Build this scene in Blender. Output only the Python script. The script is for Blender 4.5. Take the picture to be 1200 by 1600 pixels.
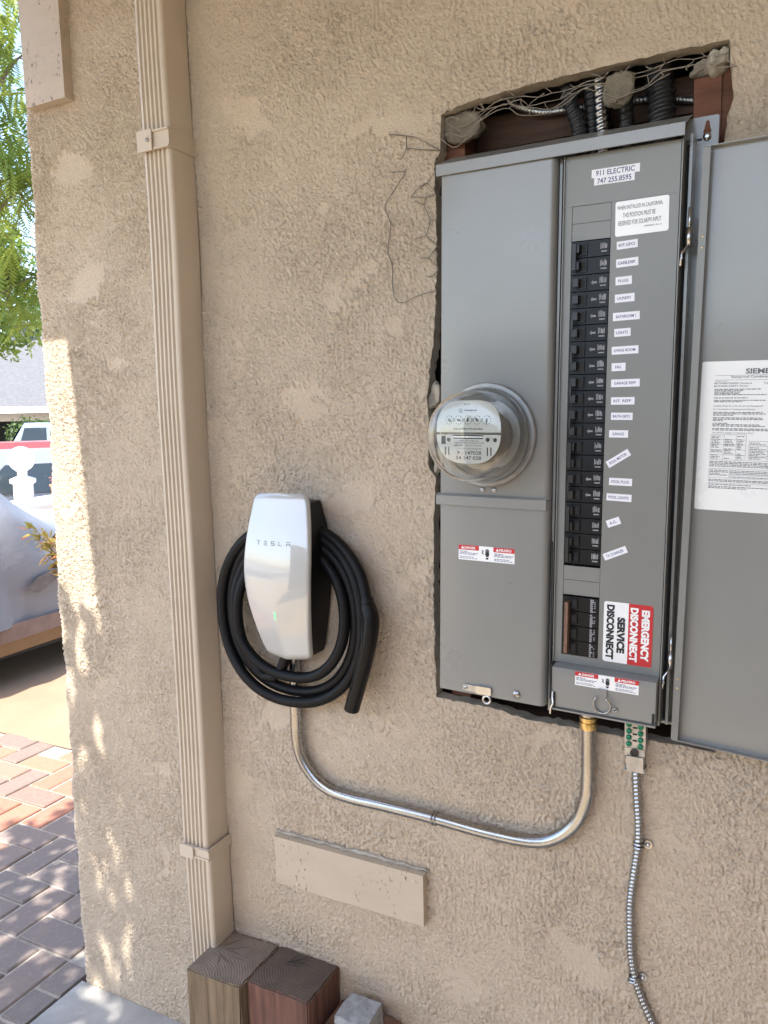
import bpy, bmesh, math, random
import numpy as np
from mathutils import Vector, Matrix

for o in list(bpy.data.objects): bpy.data.objects.remove(o)
SC = bpy.context.scene; COL = SC.collection
R = math.radians

# ---------------------------------------------------------------- camera
cam = bpy.data.cameras.new('camera'); camo = bpy.data.objects.new('camera', cam); COL.objects.link(camo)
fw = Vector((-.4503, .8847, -.1207)).normalized()
rt = Vector((.8922, .4509, -.0239)); rt = (rt - fw*rt.dot(fw)).normalized(); up = rt.cross(fw)
camo.matrix_world = Matrix(((rt.x, up.x, -fw.x, .2811), (rt.y, up.y, -fw.y, -1.3052), (rt.z, up.z, -fw.z, 1.4619), (0, 0, 0, 1)))
cam.sensor_fit = 'HORIZONTAL'; cam.sensor_width = 36; cam.lens = 36.17; cam.clip_start = .02; cam.clip_end = 400
SC.camera = camo
# ---------------------------------------------------------------- sky, sun, exposure
SUN = Vector((.054, .53, -.848)).normalized()
w = bpy.data.worlds.new('World'); SC.world = w; w.use_nodes = True
nt = w.node_tree; nt.nodes.clear()
sky = nt.nodes.new('ShaderNodeTexSky'); sky.sky_type = 'NISHITA'; sky.sun_disc = False
sky.sun_elevation = math.asin(-SUN.z); sky.sun_rotation = math.atan2(-SUN.x, -SUN.y)
sky.air_density = 1.0; sky.dust_density = 1.5; sky.ozone_density = 1.0
bg = nt.nodes.new('ShaderNodeBackground'); bg.inputs['Strength'].default_value = .15
wo = nt.nodes.new('ShaderNodeOutputWorld')
nt.links.new(sky.outputs[0], bg.inputs[0]); nt.links.new(bg.outputs[0], wo.inputs[0])
sl = bpy.data.lights.new('sun', 'SUN'); sl.energy = 2.6; sl.angle = R(.53); sl.color = (1, .95, .87)
so = bpy.data.objects.new('sun', sl); COL.objects.link(so); so.location = (0, -5, 8)
so.rotation_euler = SUN.to_track_quat('-Z', 'Y').to_euler()
SC.view_settings.view_transform = 'Standard'; SC.view_settings.look = 'None'
SC.view_settings.gamma = 1; SC.view_settings.use_curve_mapping = False
SC.view_settings.exposure = 2.2

# ---------------------------------------------------------------- materials
MATS = {}
def newmat(name):
    m = bpy.data.materials.new(name); m.use_nodes = True
    n = m.node_tree; b = n.nodes['Principled BSDF']; MATS[name] = m
    return m, n, b
def nd(n, t, **kw):
    x = n.nodes.new(t)
    for k, v in kw.items():
        if k in x.inputs: x.inputs[k].default_value = v
        else: setattr(x, k, v)
    return x
def mixcol(n, a, b, fac):
    x = n.nodes.new('ShaderNodeMix'); x.data_type = 'RGBA'
    for s, v in ((6, a), (7, b)):
        if isinstance(v, tuple): x.inputs[s].default_value = (*v[:3], 1)
        else: n.links.new(v, x.inputs[s])
    if isinstance(fac, (int, float)): x.inputs[0].default_value = fac
    else: n.links.new(fac, x.inputs[0])
    return x.outputs[2]
def ramp(n, src, p0, p1):
    x = n.nodes.new('ShaderNodeMapRange'); x.inputs[1].default_value = p0; x.inputs[2].default_value = p1
    n.links.new(src, x.inputs[0]); return x.outputs[0]
def coords(n, kind='Object', scale=(1, 1, 1)):
    tc = n.nodes.new('ShaderNodeTexCoord'); mp = n.nodes.new('ShaderNodeMapping'); mp.inputs['Scale'].default_value = scale
    n.links.new(tc.outputs[kind], mp.inputs[0]); return mp.outputs[0]
def noise(n, vec, scale, detail=3, rough=.55):
    x = n.nodes.new('ShaderNodeTexNoise'); x.inputs['Scale'].default_value = scale
    x.inputs['Detail'].default_value = detail; x.inputs['Roughness'].default_value = rough
    n.links.new(vec, x.inputs['Vector']); return x.outputs['Fac']
def bump(n, b, h, strength, dist, prev=None):
    x = n.nodes.new('ShaderNodeBump'); x.inputs['Strength'].default_value = strength; x.inputs['Distance'].default_value = dist
    n.links.new(h, x.inputs['Height'])
    if prev is not None: n.links.new(prev, x.inputs['Normal'])
    n.links.new(x.outputs[0], b.inputs['Normal']); return x.outputs[0]
def M(name, col, rough=.5, metal=0, var=.12, vscale=8, bmp=0, bscale=120, bdist=.001, coat=0, spec=.5, rvar=.1, stretch=(1, 1, 1), col2=None):
    m, n, b = newmat(name)
    v = coords(n, 'Object', stretch)
    f = ramp(n, noise(n, v, vscale, 5, .6), .3, .7)
    lo = tuple(c*(1-var) for c in col); hi = tuple(min(1, c*(1+var)) for c in col) if col2 is None else col2
    n.links.new(mixcol(n, lo, hi, f), b.inputs['Base Color'])
    b.inputs['Metallic'].default_value = metal
    r = nd(n, 'ShaderNodeMapRange'); r.inputs[3].default_value = max(.02, rough-rvar); r.inputs[4].default_value = min(1, rough+rvar)
    n.links.new(noise(n, v, vscale*2.3, 4), r.inputs[0]); n.links.new(r.outputs[0], b.inputs['Roughness'])
    b.inputs['Specular IOR Level'].default_value = spec; b.inputs['Coat Weight'].default_value = coat
    if coat: b.inputs['Coat Roughness'].default_value = .12
    if bmp: bump(n, b, noise(n, v, bscale, 4, .6), bmp, bdist)
    return m

# stucco: warm tan paint, faint mottling and dirt, fine sand grain
def stucco(name, base, grain=.5):
    m, n, b = newmat(name)
    v = coords(n)
    big = ramp(n, noise(n, v, 1.6, 4, .6), .3, .7); mid = ramp(n, noise(n, v, 14, 5, .6), .35, .75)
    c = mixcol(n, tuple(x*y for x, y in zip(base, (.90, .895, .88))), tuple(x*y for x, y in zip(base, (1.06, 1.06, 1.07))), big)
    c = mixcol(n, c, tuple(x*y for x, y in zip(base, (.86, .84, .8))), n.nodes.new('ShaderNodeMath').outputs[0]) if False else c
    mm = nd(n, 'ShaderNodeMath', operation='MULTIPLY'); n.links.new(mid, mm.inputs[0]); mm.inputs[1].default_value = .22
    c = mixcol(n, c, tuple(x*y for x, y in zip(base, (.78, .75, .7))), mm.outputs[0])
    n.links.new(c, b.inputs['Base Color']); b.inputs['Roughness'].default_value = .8
    b.inputs['Specular IOR Level'].default_value = .25
    g = bump(n, b, noise(n, v, 380, 3, .7), grain, .0022)
    bump(n, b, noise(n, v, 170, 3, .6), grain*.7, .0035, g)
    return m
stucco('stucco', (.575, .474, .36), 1.0)
stucco('patch', (.46, .395, .32), .25)
M('mortar', (.38, .34, .275), .9, var=.25, vscale=30, bmp=.8, bscale=160, bdist=.003)
M('lump', (.20, .175, .125), .95, var=.25, vscale=40, bmp=1, bscale=260, bdist=.004)
M('tan_paint', (.53, .445, .345), .5, var=.05, vscale=6, bmp=.12, bscale=90, bdist=.001)
M('tan_wood', (.475, .39, .295), .6, var=.08, vscale=9, bmp=.35, bscale=60, bdist=.0015, stretch=(.5, 1, 1.6))
def chips(name, scale, lo, hi, col):
    n = MATS[name].node_tree; b = n.nodes['Principled BSDF']; src = b.inputs['Base Color'].links[0].from_socket
    v = coords(n, 'Object', (1, 1, .6)); a = ramp(n, noise(n, v, scale, 4, .7), lo, hi); m = nd(n, 'ShaderNodeMath', operation='MULTIPLY')
    n.links.new(a, m.inputs[0]); n.links.new(ramp(n, noise(n, v, scale*.09, 2), .5, .62), m.inputs[1])
    n.links.new(mixcol(n, src, col, m.outputs[0]), b.inputs['Base Color'])
chips('tan_wood', 130, .60, .63, (.16, .12, .08))
M('panel_paint', (.222, .223, .208), .30, var=.04, vscale=5, rvar=.07, bmp=.06, bscale=5, bdist=.01, coat=.35)
M('panel_inner', (.195, .197, .183), .38, var=.05, vscale=4, rvar=.05)
M('dark_gap', (.02, .02, .02), .8, var=.2)
M('steel', (.62, .62, .62), .3, 1, var=.12, vscale=40, bmp=.1, bscale=60)
M('zinc', (.38, .38, .38), .27, 1, var=.1, vscale=25, bmp=.06, bscale=50, rvar=.08)
M('dull_steel', (.46, .46, .46), .42, 1, var=.2, vscale=60)
M('ring_steel', (.27, .265, .255), .4, .6, var=.2, vscale=40)
M('cast_zinc', (.44, .43, .42), .45, .85, var=.2, vscale=60, bmp=.3, bscale=200)
M('brass', (.62, .46, .20), .3, 1, var=.15, vscale=60)
M('wire', (.17, .155, .135), .55, .6, var=.3, vscale=80)
M('rust_wire', (.30, .26, .21), .7, .3, var=.3, vscale=80)
M('black_plastic', (.004, .004, .0045), .42, var=.2, vscale=40, rvar=.08, spec=.25)
M('breaker_black', (.004, .0045, .006), .4, var=.25, vscale=60, rvar=.08, spec=.3)
M('breaker_handle', (.012, .0115, .011), .4, var=.2, vscale=80)
M('handle_brown', (.16, .085, .055), .5, var=.3, vscale=120)
M('cable_rubber', (.004, .004, .005), .5, var=.2, vscale=30, rvar=.08, bmp=.08, bscale=300, spec=.22)
M('black_steel', (.03, .03, .03), .4, .3, var=.25, vscale=60)
M('white_print', (.78, .79, .84), .5, var=.02)
M('white_label', (.80, .81, .80), .42, var=.02)
M('gloss_label', (.80, .81, .79), .3, var=.02, coat=.2)
M('print_black', (.015, .015, .018), .6, var=.1)
M('print_blue', (.05, .06, .16), .6, var=.1)
M('print_grey', (.16, .16, .17), .6, var=.1)
M('print_pale', (.26, .265, .28), .6, var=.25, vscale=300)
M('red_print', (.50, .018, .025), .45, var=.04)
M('red_solid', (.50, .018, .025), .45, var=.04)
M('green_screw', (.02, .22, .11), .35, .4, var=.25, vscale=200)
M('meter_plate', (.66, .67, .62), .5, var=.04)
M('meter_body', (.34, .325, .30), .4, .6, var=.2, vscale=20)
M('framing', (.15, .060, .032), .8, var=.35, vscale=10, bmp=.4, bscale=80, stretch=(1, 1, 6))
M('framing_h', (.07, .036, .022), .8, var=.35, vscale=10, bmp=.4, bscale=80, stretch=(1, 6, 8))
M('black_paper', (.02, .018, .016), .9, var=.3)
M('concrete_slab', (.33, .32, .30), .85, var=.16, vscale=10, bmp=.5, bscale=150, bdist=.002)
M('driveway', (.31, .21, .135), .85, var=.10, vscale=3, bmp=.4, bscale=180, bdist=.002)
M('terracotta', (.45, .335, .20), .8, var=.15, vscale=3, bmp=.3, bscale=60)
M('soil', (.36, .32, .27), .95, var=.25, vscale=20, bmp=.8, bscale=150, bdist=.004)
M('asphalt', (.10, .10, .10), .85, var=.2, vscale=8, bmp=.5, bscale=90, bdist=.003)
M('cover_cloth', (.20, .205, .225), .62, var=.06, vscale=4, bmp=.35, bscale=6, bdist=.02)
M('cover_trim', (.20, .145, .13), .8, var=.2, vscale=9)
M('bounce_orange', (.17, .105, .055), .4, var=.1)  # bumper colour with the ground's orange bounce light painted in
M('tear', (.14, .125, .12), .9, var=.3, vscale=20)
M('rubber', (.02, .02, .02), .8)
M('white_car', (.27, .275, .28), .25, coat=.6, var=.02)
M('silver_car', (.52, .55, .60), .25, .4, coat=.6, var=.02)
M('red_car', (.42, .06, .06), .3, coat=.6, var=.03)
M('car_glass', (.03, .04, .045), .08, var=.05)
M('shingle', (.115, .115, .118), .9, var=.2, vscale=8, bmp=.5, bscale=14, bdist=.02, stretch=(1, 1, 4))
M('house_wall', (.55, .48, .42), .8, var=.06)
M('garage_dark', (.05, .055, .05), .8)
M('white_paint', (.74, .73, .70), .5, var=.03)
M('lamp_globe', (.85, .85, .83), .25, var=.01)
M('pink', (.70, .30, .26), .6, var=.2, vscale=30)
M('stone', (.30, .31, .31), .85, var=.3, vscale=60, bmp=.7, bscale=140, bdist=.003)
M('bark', (.16, .12, .09), .9, var=.3, vscale=12, bmp=.8, bscale=30, bdist=.01, stretch=(1, 1, .3))
M('fence_wood', (.15, .125, .095), .8, var=.25, vscale=4, stretch=(6, 1, .4))
M('roof_wood', (.50, .45, .38), .7, var=.15, vscale=4, stretch=(6, 1, 1))
M('pot', (.45, .20, .12), .7)

def leafmat(name, a, b, c, trans=.45):
    m, n, bs = newmat(name)
    g = n.nodes.new('ShaderNodeNewGeometry')
    v = coords(n)
    col = mixcol(n, a, b, g.outputs['Random Per Island'])
    col = mixcol(n, col, c, ramp(n, noise(n, v, 1.1, 2), .42, .62))
    n.links.new(col, bs.inputs['Base Color']); bs.inputs['Roughness'].default_value = .5
    tr = n.nodes.new('ShaderNodeBsdfTranslucent'); n.links.new(col, tr.inputs[0])
    mx = n.nodes.new('ShaderNodeMixShader'); mx.inputs[0].default_value = trans
    n.links.new(bs.outputs[0], mx.inputs[1]); n.links.new(tr.outputs[0], mx.inputs[2])
    n.links.new(mx.outputs[0], n.nodes['Material Output'].inputs[0])
leafmat('leaf_lime', (.24, .30, .04), (.36, .38, .07), (.17, .25, .045), .5)
leafmat('leaf_green', (.06, .11, .025), (.12, .17, .04), (.05, .09, .03))
leafmat('leaf_mix', (.12, .17, .02), (.30, .26, .03), (.20, .09, .04))
leafmat('leaf_red', (.30, .07, .03), (.35, .16, .05), (.25, .06, .04))
leafmat('leaf_dark', (.04, .08, .02), (.08, .12, .03), (.04, .07, .02), .2)

def glassmat():
    m, n, b = newmat('meter_glass')
    b.inputs['Base Color'].default_value = (.97, .98, .97, 1); b.inputs['Roughness'].default_value = .03
    b.inputs['Transmission Weight'].default_value = 1; b.inputs['IOR'].default_value = 1.42
    v = coords(n); bump(n, b, noise(n, v, 22, 2), .04, .002)
glassmat()
def facemat():
    m, n, b = newmat('white_glass')
    b.inputs['Base Color'].default_value = (.6, .6, .6, 1); b.inputs['Roughness'].default_value = .25
    b.inputs['Coat Weight'].default_value = 1; b.inputs['Coat Roughness'].default_value = .025; b.inputs['Coat IOR'].default_value = 1.75
    v = coords(n)
    n.links.new(mixcol(n, (.44, .44, .42), (.48, .475, .45), noise(n, v, 5)), b.inputs['Base Color'])
facemat()
def ledmat():
    m, n, b = newmat('green_led')
    b.inputs['Base Color'].default_value = (.1, .7, .25, 1)
    b.inputs['Emission Color'].default_value = (.1, 1, .3, 1); b.inputs['Emission Strength'].default_value = .35
ledmat()
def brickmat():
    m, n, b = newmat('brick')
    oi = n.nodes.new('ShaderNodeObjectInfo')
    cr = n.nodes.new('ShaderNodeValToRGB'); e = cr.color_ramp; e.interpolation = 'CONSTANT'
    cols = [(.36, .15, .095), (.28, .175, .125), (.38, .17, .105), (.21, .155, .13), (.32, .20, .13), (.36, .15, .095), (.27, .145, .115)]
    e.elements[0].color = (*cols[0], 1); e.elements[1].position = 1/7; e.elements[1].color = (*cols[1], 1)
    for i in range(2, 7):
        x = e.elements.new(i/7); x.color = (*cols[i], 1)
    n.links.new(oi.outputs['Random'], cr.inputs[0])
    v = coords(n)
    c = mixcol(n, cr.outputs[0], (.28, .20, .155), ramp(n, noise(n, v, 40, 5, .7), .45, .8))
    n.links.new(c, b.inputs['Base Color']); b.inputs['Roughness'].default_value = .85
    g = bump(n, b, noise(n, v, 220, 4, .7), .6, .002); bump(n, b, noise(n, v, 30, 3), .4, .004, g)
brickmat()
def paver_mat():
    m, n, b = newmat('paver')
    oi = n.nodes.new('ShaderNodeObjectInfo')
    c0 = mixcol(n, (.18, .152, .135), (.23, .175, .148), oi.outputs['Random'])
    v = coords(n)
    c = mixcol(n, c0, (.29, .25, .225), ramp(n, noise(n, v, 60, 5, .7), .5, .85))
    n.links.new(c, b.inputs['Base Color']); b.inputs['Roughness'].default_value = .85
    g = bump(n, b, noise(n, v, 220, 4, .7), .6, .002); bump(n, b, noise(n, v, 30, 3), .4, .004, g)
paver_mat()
def woodmat(name, a, b_, ring=None, axis=(40, 40, 2.5)):
    m, n, b = newmat(name)
    if ring:
        v = coords(n)
        wv = n.nodes.new('ShaderNodeTexWave'); wv.wave_type = 'RINGS'; wv.rings_direction = 'Z'
        wv.inputs['Scale'].default_value = 55; wv.inputs['Distortion'].default_value = 2.5; wv.inputs['Detail'].default_value = 3; wv.inputs['Detail Scale'].default_value = 2
        mp = n.nodes.new('ShaderNodeMapping'); mp.inputs['Location'].default_value = (*ring, 0); n.links.new(v, mp.inputs[0]); n.links.new(mp.outputs[0], wv.inputs[0])
        f = wv.outputs['Fac']; big = noise(n, v, 18, 4)
        c = mixcol(n, a, b_, f); mm = nd(n, 'ShaderNodeMath', operation='MULTIPLY'); n.links.new(ramp(n, big, .35, .7), mm.inputs[0]); mm.inputs[1].default_value = .6
        c = mixcol(n, c, tuple(x*.6 for x in a), mm.outputs[0])
        n.links.new(c, b.inputs['Base Color'])
        g = bump(n, b, f, .35, .002); bump(n, b, noise(n, v, 260, 4, .7), .5, .002, g)
    else:
        v = coords(n, 'Object', axis)
        f = noise(n, v, 2.2, 5, .65)
        f2 = ramp(n, f, .35, .68)
        n.links.new(mixcol(n, a, b_, f2), b.inputs['Base Color'])
        bump(n, b, f, .6, .002)
    b.inputs['Roughness'].default_value = .85
woodmat('post_side', (.11, .075, .042), (.25, .175, .105), axis=(34, 34, 2))
woodmat('post_end', (.16, .125, .095), (.27, .215, .165), (.80, .19))
woodmat('post_red_side', (.085, .038, .026), (.19, .09, .06), axis=(30, 30, 2))
woodmat('post_red_end', (.085, .062, .046), (.15, .11, .082), (.55, .03))
woodmat('brown_block', (.13, .065, .04), (.23, .13, .085), axis=(20, 20, 8))

# ---------------------------------------------------------------- mesh helpers
def obj(name, bm, mat=None, parent=None, smooth=False, bevel=0, seg=2, angle=None):
    if bevel:
        ed = [e for e in bm.edges if len(e.link_faces) == 2 and e.calc_face_angle(0) > .5]
        bmesh.ops.bevel(bm, geom=ed, offset=bevel, segments=seg, profile=.6, affect='EDGES')
    bmesh.ops.recalc_face_normals(bm, faces=bm.faces) if name not in NORECALC else None
    me = bpy.data.meshes.new(name); bm.to_mesh(me); bm.free()
    return meshobj(name, me, mat, parent, smooth, angle)
NORECALC = set()
def meshobj(name, me, mat=None, parent=None, smooth=False, angle=None):
    if mat:
        for k in ([mat] if isinstance(mat, str) else mat): me.materials.append(MATS[k])
    if smooth:
        me.polygons.foreach_set('use_smooth', [True]*len(me.polygons))
        if angle: me.set_sharp_from_angle(angle=R(angle))
    o = bpy.data.objects.new(name, me); COL.objects.link(o)
    if parent: o.parent = parent
    return o
def tag(o, label=None, cat=None, group=None, kind=None):
    for k, v in (('label', label), ('category', cat), ('group', group), ('kind', kind)):
        if v: o[k] = v
    return o
def empty(name, loc=(0, 0, 0), label=None, cat=None, group=None, mat=None):
    o = bpy.data.objects.new(name, None); COL.objects.link(o); o.empty_display_size = .05
    if mat is not None: o.matrix_world = mat
    else: o.location = loc
    return tag(o, label, cat, group)
def box(bm, x0, x1, y0, y1, z0, z1, mi=0):
    v = [bm.verts.new(p) for p in ((x0, y0, z0), (x1, y0, z0), (x1, y1, z0), (x0, y1, z0), (x0, y0, z1), (x1, y0, z1), (x1, y1, z1), (x0, y1, z1))]
    for f in ((3, 2, 1, 0), (4, 5, 6, 7), (0, 1, 5, 4), (1, 2, 6, 5), (2, 3, 7, 6), (3, 0, 4, 7)):
        bm.faces.new([v[i] for i in f]).material_index = mi
    return v
def bx(*a):
    bm = bmesh.new(); box(bm, *a); return bm
def catmull(pts, n=8):
    P = [Vector(p) for p in pts]; out = []
    for i in range(len(P)-1):
        p0 = P[i-1] if i else P[0]*2-P[1]; p1, p2 = P[i], P[i+1]; p3 = P[i+2] if i+2 < len(P) else P[-1]*2-P[-2]
        for k in range(n):
            t = k/n
            out.append(.5*((2*p1)+(p2-p0)*t+(2*p0-5*p1+4*p2-p3)*t*t+(3*p1-p0-3*p2+p3)*t**3))
    out.append(P[-1]); return out
def tube(bm, pts, r, n=10, cap=True, closed=False, mi=0, rfun=None, flat=1.0):
    P = [Vector(p) for p in pts]; rings = []; L = 0; m = len(P)
    T = [(P[min(i+1, m-1)]-P[max(i-1, 0)]).normalized() for i in range(m)]
    if closed: T = [(P[(i+1) % m]-P[i-1]).normalized() for i in range(m)]
    a = Vector((0, -1, 0)) if abs(T[0].y) < .9 else Vector((1, 0, 0))
    N = (a-T[0]*a.dot(T[0])).normalized()
    for i in range(m):
        if i: L += (P[i]-P[i-1]).length
        N = (N-T[i]*N.dot(T[i])).normalized(); B = T[i].cross(N)
        ring = []
        for k in range(n):
            th = 2*math.pi*k/n; rr = r[i] if isinstance(r, (list, tuple)) else r
            if rfun: rr *= rfun(L, th)
            ring.append(bm.verts.new(P[i]+(N*math.cos(th)*flat+B*math.sin(th))*rr))
        rings.append(ring)
    for i in range(m-1 if not closed else m):
        A, C = rings[i], rings[(i+1) % m]
        for k in range(n): bm.faces.new((A[k], A[(k+1) % n], C[(k+1) % n], C[k])).material_index = mi
    if cap and not closed:
        bm.faces.new(rings[0][::-1]).material_index = mi; bm.faces.new(rings[-1]).material_index = mi
    return rings
def lathe(bm, prof, c, axis='-y', n=32, mi=0, cap=False):
    """prof: list of (radius, offset along axis)"""
    rings = []
    for r, h in prof:
        ring = []
        for k in range(n):
            th = 2*math.pi*k/n; a, b = r*math.cos(th), r*math.sin(th)
            p = {'-y': (a, -h, b), 'z': (a, b, h), 'x': (h, a, b)}[axis]
            ring.append(bm.verts.new(Vector(c)+Vector(p)))
        rings.append(ring)
    for A, C in zip(rings, rings[1:]):
        for k in range(n): bm.faces.new((A[k], A[(k+1) % n], C[(k+1) % n], C[k])).material_index = mi
    if cap:
        bm.faces.new(rings[0]); bm.faces.new(rings[-1])
    return rings
def prism(bm, poly, y0, y1, mi=0):
    """polygon in (x,z) extruded along y"""
    a = [bm.verts.new((x, y0, z)) for x, z in poly]; b = [bm.verts.new((x, y1, z)) for x, z in poly]
    bm.faces.new(a).material_index = mi; bm.faces.new(b[::-1]).material_index = mi
    for i in range(len(poly)):
        j = (i+1) % len(poly); bm.faces.new((a[j], a[i], b[i], b[j])).material_index = mi
def rrect(x0, x1, z0, z1, r, n=5):
    out = []
    for cx, cz, a0 in ((x1-r, z1-r, 0), (x0+r, z1-r, 90), (x0+r, z0+r, 180), (x1-r, z0+r, 270)):
        for k in range(n+1):
            t = R(a0+90*k/n); out.append((cx+r*math.cos(t), cz+r*math.sin(t)))
    return out
def screw(name, c, r, mat, parent, out=.004):
    bm = bmesh.new(); lathe(bm, [(r, 0), (r, out*.5), (r*.75, out*.9), (r*.45, out), (r*.4, out*.6), (.0001, out*.6)], c, n=14)
    return obj(name, bm, mat, parent, True, angle=40)

# lettering: the built-in font turned into flat print, fitted to a width and height
def textmesh(bm, s, x, z, wd, ht, y, rot=0, bold=0.0, mi=0):
    cu = bpy.data.curves.new('t', 'FONT'); cu.body = s; cu.size = 1; cu.offset = bold; cu.resolution_u = 3
    o = bpy.data.objects.new('t', cu); me = o.to_mesh()
    co = np.empty(len(me.vertices)*3); me.vertices.foreach_get('co', co); co = co.reshape(-1, 3)
    lo, hi = co[:, :2].min(0), co[:, :2].max(0)
    if wd is None: wd = ht*(hi[0]-lo[0])/(hi[1]-lo[1])
    if ht is None: ht = wd*(hi[1]-lo[1])/(hi[0]-lo[0])
    p = (co[:, :2]-(lo+hi)/2)/(hi-lo)*np.array([wd, ht])
    c, sn = math.cos(R(rot)), math.sin(R(rot))
    vs = [bm.verts.new((x+a*c-b*sn, y, z+a*sn+b*c)) for a, b in p]
    for f in me.polygons:
        try: bm.faces.new([vs[i] for i in f.vertices]).material_index = mi
        except ValueError: pass
    o.to_mesh_clear(); bpy.data.objects.remove(o); bpy.data.curves.remove(cu)
def rect(bm, x0, x1, z0, z1, y, mi=0):
    bm.faces.new([bm.verts.new(p) for p in ((x0, y, z0), (x1, y, z0), (x1, y, z1), (x0, y, z1))]).material_index = mi
def finelines(bm, x0, x1, z, h, y, rng, fill=1.0, mi=0):
    """one line of print too small to read: word-long dashes"""
    x = x0; end = x0+(x1-x0)*fill
    while x < end:
        wd = min(rng.uniform(.6, 2.6)*h*2.2, end-x)
        if wd > h*.4: rect(bm, x, x+wd, z-h/2, z+h/2, y, mi)
        x += wd+h*.9

# ---------------------------------------------------------------- band-limited noise tile for stucco relief
TN = 1024; TP = .0021
def tile(lo, hi, ax=1.0, az=1.0, seed=0):
    """periodic noise holding wavelengths lo..hi metres; ax, az stretch it"""
    rg = np.random.default_rng(seed); f = np.fft.fft2(rg.standard_normal((TN, TN)))
    fx = np.fft.fftfreq(TN, TP)[None, :]*ax; fz = np.fft.fftfreq(TN, TP)[:, None]*az
    q = np.sqrt(fx**2+fz**2)+1e-9; l = np.log(q); a, b = math.log(1/hi), math.log(1/lo)
    g = np.exp(-((l-(a+b)/2)/((b-a)/2+.05))**2*1.2)
    h = np.fft.ifft2(f*g).real; return (h-h.mean())/h.std()
def sst(a, b, x):
    t = np.clip((x-a)/(b-a), 0, 1); return t*t*(3-2*t)
n_worm = tile(.0065, .011, .8, 1.3, 1); n_worm2 = tile(.011, .022, .8, 1.25, 2); n_fine = tile(.0045, .006, 1, 1, 3)
n_low = tile(.13, .38, 1.25, .8, 4); n_low2 = tile(.10, .26, 1, .9, 5); n_und = tile(.30, .8, 1, 1, 6); n_comb = tile(.006, .011, 1.0, 9., 7)
n_pit = tile(.007, .012, 1.1, .8, 9); n_rake = tile(.25, .6, 1, 1, 8); n_zone = tile(.25, .7, 1, 1, 10)
n_rag = n_low+.22*n_worm2+.30*tile(.03, .07, 1, 1, 12)
amp = .14+.86*sst(-2.0, -1.45, n_rag); amp *= .66+.34*sst(-1.4, 1.4, n_zone); big = sst(-1.2, 1.4, n_low2)
H = amp*(1.25*sst(-.4, .4, n_worm+.4*n_fine)+1.7*sst(-.2, .5, n_worm2+.3*n_fine)*(.25+.75*big)-2.6*sst(1.2, 1.8, n_pit))
H += (.35*n_fine+.7*sst(.5, 1.3, n_fine))*(.35+.65*amp)
H += 1.3*sst(.1, 1.0, n_rake)*sst(-.2, .8, n_comb)*(.2+.8*amp)
H += 1.5*np.exp(-((n_rag+1.40)/.12)**2)*sst(-.3, .6, n_low2)+1.0*np.exp(-((n_low2-.9)/.05)**2)*sst(.2, .9, n_zone)
H += .9*n_und
H *= .00122
def relief(x, z):
    return H[np.mod(np.round(z/TP).astype(int), TN), np.mod(np.round(x/TP).astype(int), TN)]

# ---------------------------------------------------------------- the wall with its hacked-out opening
rng = random.Random(11)
HOLE0 = [(-.2531, 1.979), (-.1945, 1.9905), (-.0737, 1.9963), (.0374, 1.9998), (.1309, 1.9996), (.2011, 1.998), (.2052, 1.946), (.2085, 1.915), (.2004, 1.890), (.1985, 1.853), (.205, 1.80), (.21, 1.5), (.21, 1.1), (.2100, .911), (.1365, .9144), (.0694, .9129), (-.0065, .9162), (-.0911, .9154), (-.1706, .9284), (-.2607, .9322), (-.2804, .9331), (-.2801, .9534), (-.2811, 1.1226), (-.28, 1.2634), (-.2746, 1.3515), (-.2895, 1.3773), (-.2858, 1.4406), (-.2871, 1.5079), (-.2771, 1.5704), (-.2727, 1.6108), (-.2665, 1.683), (-.2654, 1.8189), (-.2675, 1.9026), (-.2551, 1.9198), (-.2545, 1.95)]
HOLE = []
for i, a in enumerate(HOLE0):
    b = HOLE0[(i+1) % len(HOLE0)]; L = math.dist(a, b); k = max(1, int(L/.009))
    for j in range(k):
        t = j/k; g = 0 if j == 0 else rng.gauss(0, .0008)+(rng.uniform(-.003, 0) if rng.random() < .08 else 0)
        nx, nz = (b[1]-a[1])/L, -(b[0]-a[0])/L
        HOLE.append((a[0]+(b[0]-a[0])*t+nx*g, a[1]+(b[1]-a[1])*t+nz*g))
HP = np.array(HOLE)
def inside(px, pz):
    res = np.zeros(px.shape, bool); n = len(HP); j = n-1
    for i in range(n):
        xi, zi = HP[i]; xj, zj = HP[j]
        if zi != zj:
            c = ((zi > pz) != (zj > pz)) & (px < (xj-xi)*(pz-zi)/(zj-zi)+xi); res ^= c
        j = i
    return res
wall = empty('stucco_wall', (0, 0, 0), 'tan painted stucco house wall with a rough cut opening around the meter panel', 'wall')
def xcorner(z): return -1.309+.0115*z
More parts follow.
